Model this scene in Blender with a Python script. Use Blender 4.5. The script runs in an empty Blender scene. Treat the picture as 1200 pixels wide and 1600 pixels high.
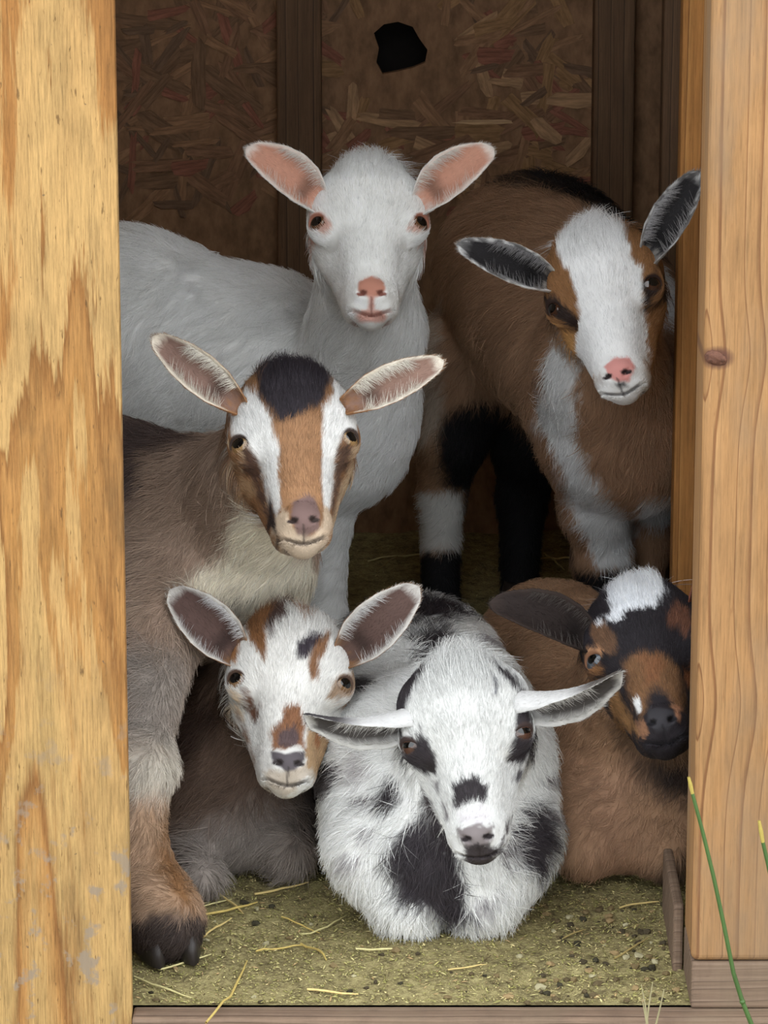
import bpy, bmesh, math, random
import numpy as np
from mathutils import Vector, Matrix

# ------------------------------------------------------------------ camera, sky, exposure
sc = bpy.context.scene
C = sc.collection
FPX, PITCH, CAMD, CAMH = 6400.0, math.radians(15.6), 3.66, 1.5
cam_d = bpy.data.cameras.new('camera')
cam_d.sensor_fit = 'VERTICAL'; cam_d.sensor_height = 24.0; cam_d.sensor_width = 18.0
cam_d.lens = 24.0 * FPX / 1600.0
cam_d.clip_start = 0.05; cam_d.clip_end = 200
cam = bpy.data.objects.new('camera', cam_d); C.objects.link(cam)
cam.location = (0, -CAMD, CAMH)
cam.rotation_euler = (math.pi / 2 - PITCH, 0, 0)
sc.camera = cam

world = bpy.data.worlds.new('overcast_sky'); sc.world = world
world.use_nodes = True
bg = world.node_tree.nodes['Background']
bg.inputs[0].default_value = (0.93, 0.97, 1.0, 1)
bg.inputs[1].default_value = 1.0
sc.view_settings.view_transform = 'Standard'
sc.view_settings.look = 'None'
sc.view_settings.gamma = 1
sc.view_settings.use_curve_mapping = False
sc.view_settings.exposure = 1.72
sc.cycles.max_bounces = 8; sc.cycles.diffuse_bounces = 4
sc.cycles.use_denoising = True
sc.render.hair_type = 'STRIP'
HAIR = 1.0        # fur amount

rng = np.random.default_rng(7)
random.seed(7)

# ------------------------------------------------------------------ small maths
CS, SN = math.cos(PITCH), math.sin(PITCH)
CAM = np.array([0, -CAMD, CAMH])
def ray(px, py):
    u = (px - 600) / FPX; v = (py - 800) / FPX
    return np.array([u, CS - v * SN, -SN - v * CS])
def at(px, py, Y):
    """the point of the place seen at a pixel of the photograph, at depth Y behind the doorway"""
    d = ray(px, py); return CAM + d * (Y + CAMD) / d[1]
def on_floor(px, py, z=0.0):
    d = ray(px, py); return CAM + d * (z - CAMH) / d[2]
def pix(p):
    p = np.asarray(p, float) - CAM
    z = p[..., 1] * CS - p[..., 2] * SN; y = p[..., 1] * SN + p[..., 2] * CS
    return 600 + FPX * p[..., 0] / z, 800 - FPX * y / z
def lin(c):
    c = np.asarray(c, float) / 255.0
    return np.where(c <= 0.04045, c / 12.92, ((c + 0.055) / 1.055) ** 2.4)
def smooth(e0, e1, x):
    t = np.clip((x - e0) / (e1 - e0), 0, 1); return t * t * (3 - 2 * t)
def hash3(i, j, k):
    n = (i * 374761393 + j * 668265263 + k * 2147483647 % 1013904223) & 0xffffffff
    n = ((n ^ (n >> 13)) * 1274126177) & 0xffffffff
    return ((n ^ (n >> 16)) & 0xffff) / 65535.0
def vnoise(p, scale, seed=0):
    q = np.asarray(p, float) * scale + seed * 17.31 + 100
    i = np.floor(q).astype(np.int64); f = q - i; f = f * f * (3 - 2 * f)
    out = 0
    for a in (0, 1):
        for b in (0, 1):
            for c in (0, 1):
                w = (f[:, 0] if a else 1 - f[:, 0]) * (f[:, 1] if b else 1 - f[:, 1]) * (f[:, 2] if c else 1 - f[:, 2])
                out = out + w * hash3(i[:, 0] + a, i[:, 1] + b, i[:, 2] + c)
    return out * 2 - 1

# ------------------------------------------------------------------ objects
def tag(o, label=None, cat=None, group=None, kind=None):
    if label: o['label'] = label
    if cat: o['category'] = cat
    if group: o['group'] = group
    if kind: o['kind'] = kind
    return o
def link(name, me, mat=None, parent=None):
    o = bpy.data.objects.new(name, me); C.objects.link(o)
    if mat and not me.materials: me.materials.append(mat)
    if parent: o.parent = parent
    return o
def mesh_np(name, verts, faces):
    me = bpy.data.meshes.new(name)
    verts = np.asarray(verts, np.float32); faces = np.asarray(faces, np.int32)
    n, k = faces.shape
    me.vertices.add(len(verts)); me.vertices.foreach_set('co', verts.ravel())
    me.loops.add(n * k); me.loops.foreach_set('vertex_index', faces.ravel())
    me.polygons.add(n); me.polygons.foreach_set('loop_start', np.arange(0, n * k, k, dtype=np.int32))
    try: me.polygons.foreach_set('loop_total', np.full(n, k, np.int32))
    except Exception: pass
    me.update(calc_edges=True)
    me.polygons.foreach_set('use_smooth', np.ones(n, bool))
    return me
def box_bm(x0, x1, y0, y1, z0, z1, bev=0.0, seg=2):
    bm = bmesh.new()
    bmesh.ops.create_cube(bm, size=1)
    for v in bm.verts:
        v.co = Vector((x0 + (v.co.x + .5) * (x1 - x0), y0 + (v.co.y + .5) * (y1 - y0), z0 + (v.co.z + .5) * (z1 - z0)))
    if bev:
        bmesh.ops.bevel(bm, geom=bm.edges[:], offset=bev, segments=seg, affect='EDGES', profile=.5)
    return bm
def from_bm(name, bm, mat, parent=None, smooth_=False):
    me = bpy.data.meshes.new(name); bm.to_mesh(me); bm.free()
    if smooth_:
        for p in me.polygons: p.use_smooth = True
    return link(name, me, mat, parent)
def box(name, x0, x1, y0, y1, z0, z1, mat, parent=None, bev=0.0, seg=2):
    return from_bm(name, box_bm(x0, x1, y0, y1, z0, z1, bev, seg), mat, parent)

# ------------------------------------------------------------------ materials
class NT:
    def __init__(s, name):
        s.m = bpy.data.materials.new(name); s.m.use_nodes = True
        s.t = s.m.node_tree; s.n = s.t.nodes; s.b = s.n['Principled BSDF']
    def add(s, typ, **kw):
        n = s.n.new(typ)
        for k, v in kw.items():
            if k.startswith('i_'):
                n.inputs[k[2:].replace('_', ' ')].default_value = v
            else: setattr(n, k, v)
        return n
    def link(s, a, b): s.t.links.new(a, b)
    def coords(s, scale=(1, 1, 1), loc=(0, 0, 0), rot=(0, 0, 0)):
        tc = s.add('ShaderNodeTexCoord'); mp = s.add('ShaderNodeMapping')
        mp.inputs['Scale'].default_value = scale; mp.inputs['Location'].default_value = loc; mp.inputs['Rotation'].default_value = rot
        s.link(tc.outputs['Object'], mp.inputs['Vector']); return mp.outputs[0]
    def noise(s, vec, scale, detail=4, rough=.55, dist=0.0):
        n = s.add('ShaderNodeTexNoise'); n.inputs['Scale'].default_value = scale; n.inputs['Detail'].default_value = detail
        n.inputs['Roughness'].default_value = rough; n.inputs['Distortion'].default_value = dist
        s.link(vec, n.inputs['Vector']); return n.outputs['Fac']
    def ramp(s, fac, stops, interp='LINEAR'):
        r = s.add('ShaderNodeValToRGB'); cr = r.color_ramp; cr.interpolation = interp
        while len(cr.elements) < len(stops): cr.elements.new(0.5)
        for e, (p, c) in zip(cr.elements, stops):
            e.position = p
            e.color = (*lin(c), 1) if isinstance(c, tuple) else (c, c, c, 1)
        s.link(fac, r.inputs[0]); return r.outputs[0]
    def mix(s, fac, a, b, mode='MIX'):
        m = s.add('ShaderNodeMix', data_type='RGBA', blend_type=mode)
        if isinstance(fac, (int, float)): m.inputs[0].default_value = fac
        else: s.link(fac, m.inputs[0])
        for sock, v in ((m.inputs[6], a), (m.inputs[7], b)):
            if isinstance(v, tuple): sock.default_value = (*lin(v), 1)
            else: s.link(v, sock)
        return m.outputs[2]
    def math(s, op, a, b=0.0, clamp=False):
        m = s.add('ShaderNodeMath', operation=op, use_clamp=clamp)
        for sock, v in ((m.inputs[0], a), (m.inputs[1], b)):
            if isinstance(v, (int, float)): sock.default_value = v
            else: s.link(v, sock)
        return m.outputs[0]
    def bump(s, h, strength=.3, dist=.002):
        b = s.add('ShaderNodeBump'); b.inputs['Strength'].default_value = strength; b.inputs['Distance'].default_value = dist
        s.link(h, b.inputs['Height']); s.link(b.outputs[0], s.b.inputs['Normal'])
    def col(s, c, rough=.7, spec=.3):
        if isinstance(c, tuple): s.b.inputs['Base Color'].default_value = (*lin(c), 1)
        else: s.link(c, s.b.inputs['Base Color'])
        s.b.inputs['Roughness'].default_value = rough; s.b.inputs['Specular IOR Level'].default_value = spec
        return s.m

def mat_plywood():
    t = NT('plywood')
    v = t.coords((6.5, 1, 1.15), (3.7, 0, 0.4))
    n1 = t.noise(v, 1.0, 3, .5, .35)
    fr = t.noise(t.coords((190, 1, 10)), 1.0, 4, .75)
    n1 = t.math('ADD', n1, t.math('MULTIPLY', t.math('SUBTRACT', fr, .5), .085))
    pale, tan, brown = (170, 135, 86), (156, 114, 66), (128, 88, 48)
    c = t.ramp(n1, [(.28, brown), (.375, (146, 102, 56)), (.39, pale), (.462, (172, 139, 90)), (.472, (126, 86, 46)), (.50, tan),
                    (.528, (150, 108, 60)), (.54, pale), (.60, (168, 137, 88)), (.635, (124, 84, 46)), (.655, tan), (.70, (164, 132, 84))])
    # mottling, fibre and open pores
    mo = t.noise(t.coords((30, 1, 7), (2, 0, 5)), 1.0, 6, .7)
    c = t.mix(.55, c, t.ramp(mo, [(.3, .28), (.5, .5), (.72, .66)]), 'OVERLAY')
    f = t.noise(t.coords((520, 1, 22)), 1.0, 5, .8)
    c = t.mix(.75, c, t.ramp(f, [(.32, .22), (.5, .5), (.70, .72)]), 'OVERLAY')
    st = t.noise(t.coords((11, 1, 3.2), (1, 0, 2)), 1.0, 6, .7)
    c = t.mix(t.ramp(st, [(.54, 0.0), (.72, .6)]), c, (104, 82, 54))
    ck = t.noise(t.coords((260, 1, 46)), 1.0, 3, .6)
    c = t.mix(t.ramp(ck, [(.64, 0.0), (.70, .75)]), c, (88, 64, 38))
    sp0 = t.noise(t.coords((130, 1, 110), (7, 0, 3)), 1.0, 2, .5)
    c = t.mix(t.ramp(sp0, [(.74, 0.0), (.77, .7)]), c, (92, 78, 64))
    sep = t.add('ShaderNodeSeparateXYZ'); t.link(t.coords(), sep.inputs[0])
    low = t.math('SUBTRACT', 1.0, t.math('DIVIDE', sep.outputs[2], .36), True)
    sp = t.noise(t.coords((34, 1, 30), (4, 0, 0)), 1.0, 4, .65)
    c = t.mix(t.math('MULTIPLY', t.ramp(sp, [(.56, 0.0), (.63, .85)]), t.math('MULTIPLY', low, 1.6, True)), c, (136, 122, 106))
    t.bump(f, .5, .0015)
    return t.col(c, .8, .2)

def mat_lumber(name, base, dark, light, freq=58, knots=(), wear=.5, bend=(), flat=False):
    """long-grain sawn wood; growth lines bend round the knots (x, z in metres)"""
    t = NT(name)
    sep = t.add('ShaderNodeSeparateXYZ'); t.link(t.coords(), sep.inputs[0])
    x, y, z = sep.outputs
    if flat: x, z = z, x
    xx = t.math('ADD', x, t.math('MULTIPLY', y, .8))
    for kx, kz, amp, w in bend:
        g = t.math('EXPONENT', t.math('MULTIPLY', t.math('POWER', t.math('DIVIDE', t.math('SUBTRACT', z, kz), w), 2.0), -1.0))
        xx = t.math('ADD', xx, t.math('MULTIPLY', g, amp))
    cmb = t.add('ShaderNodeCombineXYZ'); t.link(xx, cmb.inputs[0]); t.link(t.math('MULTIPLY', z, .05), cmb.inputs[2])
    wob = t.noise(t.coords((5, 5, 1.6)), 1.0, 2, .5)
    w = t.math('ADD', t.math('MULTIPLY', xx, freq), t.math('MULTIPLY', wob, .9))
    uneven = t.add('ShaderNodeTexNoise', noise_dimensions='1D'); t.link(t.math('MULTIPLY', w, .9), uneven.inputs['W']); uneven.inputs['Scale'].default_value = 1.0
    w = t.math('FRACT', t.math('ADD', w, uneven.outputs['Fac']))
    c = t.ramp(w, [(0.0, light), (.35, base), (.86, base), (.945, dark), (.965, dark), (1.0, light)])
    f = t.noise(t.coords((10, 380, 380) if flat else (420, 420, 14)), 1.0, 5, .8)
    c = t.mix(.7, c, t.ramp(f, [(.32, .28), (.5, .5), (.7, .68)]), 'OVERLAY')
    mo = t.noise(t.coords((22, 22, 6), (3, 1, 2)), 1.0, 6, .7)
    c = t.mix(.5, c, t.ramp(mo, [(.3, .3), (.5, .5), (.72, .66)]), 'OVERLAY')
    ck = t.noise(t.coords((30, 300, 300) if flat else (300, 300, 30)), 1.0, 3, .6)
    c = t.mix(t.ramp(ck, [(.66, 0.0), (.73, .6)]), c, dark)
    big = t.noise(t.coords((9, 9, 3)), 1.0, 5, .6)
    c = t.mix(t.ramp(big, [(.5, 0.0), (.75, wear)]), c, (124, 107, 88))
    for kx, kz, r in knots:
        dx = t.math('DIVIDE', t.math('SUBTRACT', x, kx), r * 1.4); dz = t.math('DIVIDE', t.math('SUBTRACT', z, kz), r)
        d = t.math('ADD', t.math('POWER', t.math('ABSOLUTE', dx), 2.0), t.math('POWER', t.math('ABSOLUTE', dz), 2.0))
        d = t.math('ADD', d, t.math('MULTIPLY', t.math('SUBTRACT', f, .5), .5))
        c = t.mix(t.ramp(d, [(.3, .9), (1.0, 0.0)]), c, (84, 52, 42))
    t.bump(f, .3, .001)
    return t.col(c, .7, .3)

def mat_plain(name, c, rough=.75, spec=.25, var=.25, scale=(40, 40, 40)):
    t = NT(name)
    f = t.noise(t.coords(scale), 1.0, 5, .65)
    cc = t.mix(var, c, t.ramp(f, [(.3, .2), (.7, .75)]), 'OVERLAY')
    t.bump(f, .3, .002)
    return t.col(cc, rough, spec)

def mat_attr(name, rough=.85, spec=.15, sheen=0.0):
    t = NT(name)
    a = t.add('ShaderNodeAttribute'); a.attribute_name = 'coat'
    t.link(a.outputs['Color'], t.b.inputs['Base Color'])
    t.b.inputs['Roughness'].default_value = rough; t.b.inputs['Specular IOR Level'].default_value = spec
    return t.m

M_ply = mat_plywood()
M_post = mat_lumber('door_post_wood', (150, 112, 72), (118, 80, 48), (156, 119, 79), 62, knots=((.303, .634, .012),), wear=.85,
                    bend=((.3, .634, -.008, .05), (.3, .30, -.010, .06)))
M_stud = mat_lumber('stud_wood', (176, 122, 66), (128, 82, 40), (190, 138, 78), 60, wear=.15)
M_stud_dark = mat_lumber('dark_stud_wood', (104, 78, 56), (70, 52, 38), (112, 86, 62), 60, wear=.1)  # darker tone for the studs at the back
M_block = mat_lumber('weathered_block_wood', (114, 94, 78), (84, 66, 54), (126, 106, 90), 90, wear=.6, flat=True)
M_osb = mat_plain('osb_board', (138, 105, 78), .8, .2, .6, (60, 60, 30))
M_rough = mat_plain('inner_boarding', (150, 126, 98), .85, .15, .5, (12, 12, 60))
M_light = mat_plain('bounce_boarding', (200, 178, 148), .85, .15, .3, (12, 12, 60))  # lightened so the unseen left wall and ceiling bounce light inward
M_dark = mat_plain('hole_dark_backing', (34, 30, 28), .95, .05, .3)  # near-black, only for the sheet that darkens the hole
M_earth = mat_plain('earth', (112, 104, 84), .95, .1, .5, (30, 30, 30))
M_skin = mat_attr('coat_skin', .8, .2)
M_fur = mat_attr('coat_fur', .55, .25)
M_hoof = mat_plain('hoof_horn', (48, 42, 40), .5, .4, .4, (200, 200, 60))
t = NT('eye'); a_ = t.add('ShaderNodeAttribute'); a_.attribute_name = 'coat'; t.link(a_.outputs['Color'], t.b.inputs['Base Color'])
t.b.inputs['Roughness'].default_value = .04; t.b.inputs['Specular IOR Level'].default_value = .7; M_eye = t.m

# ------------------------------------------------------------------ the shed
def S(o, label, cat='shed'): return tag(o, label, cat, kind='structure')
XL, XR = -0.2388, 0.2908           # doorway edges
YB = 1.62                         # back wall
S(box('wall_front', -1.3, XL, -.052, -.033, -.12, 2.0, M_ply, bev=.0012), 'weathered ochre plywood sheet forming the wall beside the doorway', 'wall')
ZP = float(at(1140, 1503, -.038)[2])
post = from_bm('trim_1', box_bm(XR, XR + .14, -.038, .051, ZP, 2.0, .007, 4), M_post)
S(post, 'upright timber post with a knot beside the goats', 'post')
# knot: a cracked dark lump standing proud of the post
bm = bmesh.new()
bmesh.ops.create_icosphere(bm, subdivisions=3, radius=1, matrix=Matrix.Translation((.3015, -.0375, .634)) @ Matrix.Rotation(.25, 4, 'Y') @ Matrix.Diagonal((.0105, .0035, .0065, 1)))
for v in bm.verts: v.co += Vector((random.gauss(0, .0004), random.gauss(0, .0005), random.gauss(0, .0004)))
from_bm('knot', bm, mat_plain('knot_wood', (92, 60, 46), .7, .3, .8, (260, 260, 260)), post, True)
S(box('trim_2', XR + .0005, XR + .16, -.0375, .06, -.0015, ZP - .0005, M_block, bev=.003), 'weathered grey timber block under the upright post', 'block')
S(box('trim_3', .281, XR, .061, .22, -.02, .066, M_block, bev=.003), 'low grey board standing on edge behind the upright post', 'board')
S(box('floor_sill', XL + .0005, .6, -.060, -.0295, -.14, -.002, M_block, bev=.003), 'narrow weathered timber edging the shed floor', 'sill')
S(box('wall_left', -.85, -.80, -.032, YB + .13, -.12, 2.0, M_light), 'pale inner boarding hidden beyond the plywood, lightened to bounce light', 'wall')
wr = S(box('wall_right',   .415, .46, .052, YB + .13, -.12, 2.0, M_rough), 'dim inner boarding beyond the upright post', 'wall')
S(box('wall_front_right', .4312, 1.3, -.03, .05, -.12, 2.0, M_ply), 'plywood wall on the far side of the upright post', 'wall')
box('stud', .322, .4149, .735, .773, 0.0, 2.0, M_stud, wr, .003)
box('stud', .335, .4149, 1.22, 1.26, 0.0, 2.0, M_stud_dark, wr, .003)
S(box('ceiling', -1.4, 1.4, -.12, YB + .14, 2.0, 2.06, M_light), 'boarded shed roof', 'roof')
box_out = S(box('wall_hole_backing', -.9, .5, YB + .08, YB + .11, -.12, 1.999, M_dark), 'dark backing sheet added behind the hole to keep it black', 'wall')  # dark sheet added behind the hole so its inside stays black
# back wall: chipboard sheet with a gnawed hole
hole_px = [(584, 52), (600, 38), (622, 34), (645, 42), (655, 60), (668, 78), (664, 98), (645, 106), (620, 112), (598, 116), (588, 98), (592, 76)]
hp = [at(x, y, YB) for x, y in hole_px]
bm = bmesh.new()
o_ = [bm.verts.new(v) for v in ((-.8, YB, -.1), (.415, YB, -.1), (.415, YB, 2.0), (-.8, YB, 2.0))]
h_ = [bm.verts.new((p[0], YB, p[2])) for p in hp]
es = [bm.edges.new((o_[i], o_[(i + 1) % 4])) for i in range(4)] + [bm.edges.new((h_[i], h_[(i + 1) % len(h_)])) for i in range(len(h_))]
bmesh.ops.triangle_fill(bm, use_beauty=True, edges=es)
hc = np.mean(hp, 0)
for f in [f for f in bm.faces if (Vector(hc) - f.calc_center_median()).length < .001]: bm.faces.remove(f)
r = bmesh.ops.extrude_face_region(bm, geom=bm.faces[:])
for v in [e for e in r['geom'] if isinstance(e, bmesh.types.BMVert)]: v.co.y += .012
bmesh.ops.recalc_face_normals(bm, faces=bm.faces[:])
wb = S(from_bm('wall_back', bm, M_osb), 'dark chipboard back wall with a gnawed black hole', 'wall')
for (pxa, pxb, mat, d) in ((432, 502, M_stud_dark, .045), (928, 992, M_stud_dark, .05)):
    xa, xb = at(pxa, 100, YB - d)[0], at(pxb, 100, YB - d)[0]
    box('stud', xa, xb, YB - d, YB - .0005, 0.0, 2.0, mat, wb, .003)
# wood flakes pressed into the chipboard
flake_cols = [(148, 112, 83), (134, 100, 76), (170, 134, 100), (140, 92, 74), (114, 89, 70), (194, 160, 122), (150, 115, 80), (124, 95, 72)]
flake_m = [mat_plain('wood_flake', c, .8, .2, .9, (25, 25, 220)) for c in flake_cols]
flake_me = []
for k in range(24):
    bm = bmesh.new(); n = 11; w, h = random.uniform(.016, .045), random.uniform(.004, .014)
    pts = []
    for j in range(n):
        a = 2 * math.pi * j / n + random.uniform(-.2, .2)
        pts.append((max(-1, min(1, 1.3 * math.cos(a))) * w * random.uniform(.78, 1.1), max(-1, min(1, 1.3 * math.sin(a))) * h * random.uniform(.6, 1.15)))
    f = bm.faces.new([bm.verts.new((x, 0, z)) for x, z in pts])
    r = bmesh.ops.extrude_face_region(bm, geom=[f])
    for v in [e for e in r['geom'] if isinstance(e, bmesh.types.BMVert)]: v.co.y -= .0014
    bmesh.ops.recalc_face_normals(bm, faces=bm.faces[:])
    me = bpy.data.meshes.new('wood_flake'); bm.to_mesh(me); bm.free(); me.materials.append(flake_m[k % len(flake_m)]); flake_me.append(me)
fixed = [((758, 190), 0, 1.25, .75, 5), ((905, 155), 0, 1.5, 1.5, 2), ((855, 205), .75, .9, 1.5, 2), ((790, 128), .1, .8, .7, 2), ((905, 235), -.8, .9, 1.2, 2)]
def flake(x, z, y, a, sx, sz, me):
    if (abs(x - hc[0]) < .085 and abs(z - hc[2]) < .06): return
    o = link('wood_flake', me, None, wb); o.location = (x, y, z); o.rotation_euler = (0, a, 0); o.scale = (sx, 1, sz)
for k in range(285):
    px, py = random.uniform(185, 925), random.uniform(-10, 330)
    p = at(px, py, YB)
    dark = px < 500  # left of the stud the shade is put into darker flake colours
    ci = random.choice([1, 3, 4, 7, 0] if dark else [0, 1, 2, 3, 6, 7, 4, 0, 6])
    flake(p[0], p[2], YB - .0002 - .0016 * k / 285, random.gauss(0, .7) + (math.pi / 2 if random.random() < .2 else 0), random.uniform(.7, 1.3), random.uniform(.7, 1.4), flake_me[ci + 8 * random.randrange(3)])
for (q, a, sx, sz, ci) in fixed:
    p = at(*q, YB); flake(p[0], p[2], YB - .0022, a, sx, sz, flake_me[ci])

# ------------------------------------------------------------------ floor, ground
t = NT('trodden_hay_floor')
n0 = t.noise(t.coords((9, 9, 9)), 1.0, 6, .65); n1 = t.noise(t.coords((240, 240, 240)), 1.0, 4, .7); n2 = t.noise(t.coords((60, 60, 60), (3, 1, 0)), 1.0, 5, .7)
c = t.ramp(n2, [(.32, (90, 80, 58)), (.5, (140, 128, 90)), (.64, (168, 156, 110)), (.8, (186, 174, 128))])
c = t.mix(t.ramp(n1, [(.45, 0.0), (.62, .6)]), c, (182, 172, 122))
c = t.mix(t.ramp(n0, [(.52, 0.0), (.72, .6)]), c, (84, 72, 52))
t.bump(n1, .8, .004)
M_floor = t.col(c, .95, .1)
nx, ny = 240, 224
gx, gy = np.meshgrid(np.linspace(-.8, .41, nx), np.linspace(-.030, YB, ny), indexing='ij')
P3 = np.stack([gx.ravel(), gy.ravel(), 0 * gx.ravel()], 1)
gz = .006 * vnoise(P3, 9, 1) + .004 * vnoise(P3, 28, 2) + .0018 * vnoise(P3, 80, 3) - .004
gz = gz * smooth(-.028, -.012, P3[:, 1]) - .001 * (P3[:, 1] < -.02); P3[:, 2] = gz
ii = np.arange(nx * ny).reshape(nx, ny)
q = np.stack([ii[:-1, :-1], ii[1:, :-1], ii[1:, 1:], ii[:-1, 1:]], -1).reshape(-1, 4)
S(link('floor', mesh_np('floor', P3, q), M_floor), 'shed floor of trodden green hay dust', 'floor')
S(box('ground', -6, 6, -8, 2.5, -.30, -.125, M_earth), 'bare earth in front of the shed', 'ground')


# ------------------------------------------------------------------ goats: an implicit surface, one continuous skin per animal
def d_rc(p, a, b, r1, r2):
    """round cone from a (radius r1) to b (radius r2)"""
    ba = b - a; pa = p - a
    h = np.clip((pa @ ba) * np.float32(1.0 / (ba @ ba)), 0, 1)
    q = pa - h[:, None] * ba
    return np.sqrt(np.einsum('ij,ij->i', q, q)) - (r1 + np.float32(r2 - r1) * h)
def d_el(p, c, r, R=None):
    q = p - c
    if R is not None: q = q @ R
    r = np.asarray(r, np.float32)
    q = q / r; k0 = np.sqrt(np.einsum('ij,ij->i', q, q)); q = q / r; k1 = np.sqrt(np.einsum('ij,ij->i', q, q))
    return k0 * (k0 - 1.0) / np.maximum(k1, 1e-6)
def smin(a, b, k):
    h = np.maximum(k - np.abs(a - b), 0) / k
    return np.minimum(a, b) - h * h * k * .25
def smax(a, b, k): return -smin(-a, -b, k)
f3 = lambda *v: np.array(v, np.float32)
GAZE = f3(.66, .75, .02); GAZE /= np.linalg.norm(GAZE)
EYE = f3(.0425, -.027, 0.0); EYE_R = .0168
_h = np.cross(GAZE, f3(0, 0, 1)); _h /= np.linalg.norm(_h)
EYE_B = np.stack([_h, GAZE, np.cross(_h, GAZE)], 1).astype(np.float32)   # columns: along the slit, outward, up
def mouth_z(ax): return -.1068 + 15.0 * ax * ax
LID = [1.0]                   # how wide the eyes are open
CROWN = [1.0]                 # height of the crown, set for each animal
EYE_O = (.0102, .016, .0064)
def head_sdf(p):
    """a kid's head; face looks along +y, nose down -z, eyes 0.1 apart"""
    q = p.copy(); q[:, 0] = np.abs(q[:, 0]); q[:, 2] = np.where(q[:, 2] > .01, .01 + (q[:, 2] - .01) / CROWN[0], q[:, 2])
    d = d_el(q, f3(0, -.052, .028), (.056, .054, .046))
    d = smin(d, d_el(q, f3(0, -.026, .034), (.043, .032, .038)), .02)
    d = smin(d, d_el(q, f3(.030, -.046, .036), (.027, .032, .030)), .016)
    d = smin(d, d_el(q, f3(.037, -.029, .012), (.020, .020, .020)), .016)
    d = smin(d, d_rc(q, f3(0, -.027, .004), f3(0, -.014, -.074), .035, .0215), .02)
    d = smin(d, d_rc(q, f3(.021, -.066, -.010), f3(.010, -.038, -.084), .028, .018), .02)
    d = smin(d, d_el(q, f3(0, -.019, -.086), (.0245, .028, .021)), .014)
    d = smin(d, d_el(q, f3(.0090, -.011, -.0975), (.0132, .0138, .0105)), .007)
    d = smin(d, d_el(q, f3(0, -.022, -.1045), (.0128, .017, .0085)), .005)
    d = smin(d, d_el(q, f3(0, .0035, -.086), (.0165, .0115, .0130)), .006)
    # lids and the almond opening for the eye
    d = smin(d, d_el(q, EYE, (.0172, .0172, .0168)), .012)
    d = smax(d, -d_el(q, EYE + GAZE * .017 + f3(0, 0, -.0010), (EYE_O[0], EYE_O[1], EYE_O[2] * LID[0]), EYE_B), .003)
    # nostrils and mouth
    a = .6; Rn = np.array([[math.cos(a), 0, -math.sin(a)], [0, 1, 0], [math.sin(a), 0, math.cos(a)]], np.float32)
    d = smax(d, -d_el(q, NOSTRIL, (.0058, .006, .0022), Rn), .0025)
    cut = np.maximum(np.abs(q[:, 2] - mouth_z(q[:, 0])) - .0006, -(d + .003))
    cut = np.maximum(cut, np.abs(q[:, 0]) - .022)
    d = smax(d, -cut, .002)
    return d
NOSTRIL = f3(.0105, .0125, -.0895)

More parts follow.
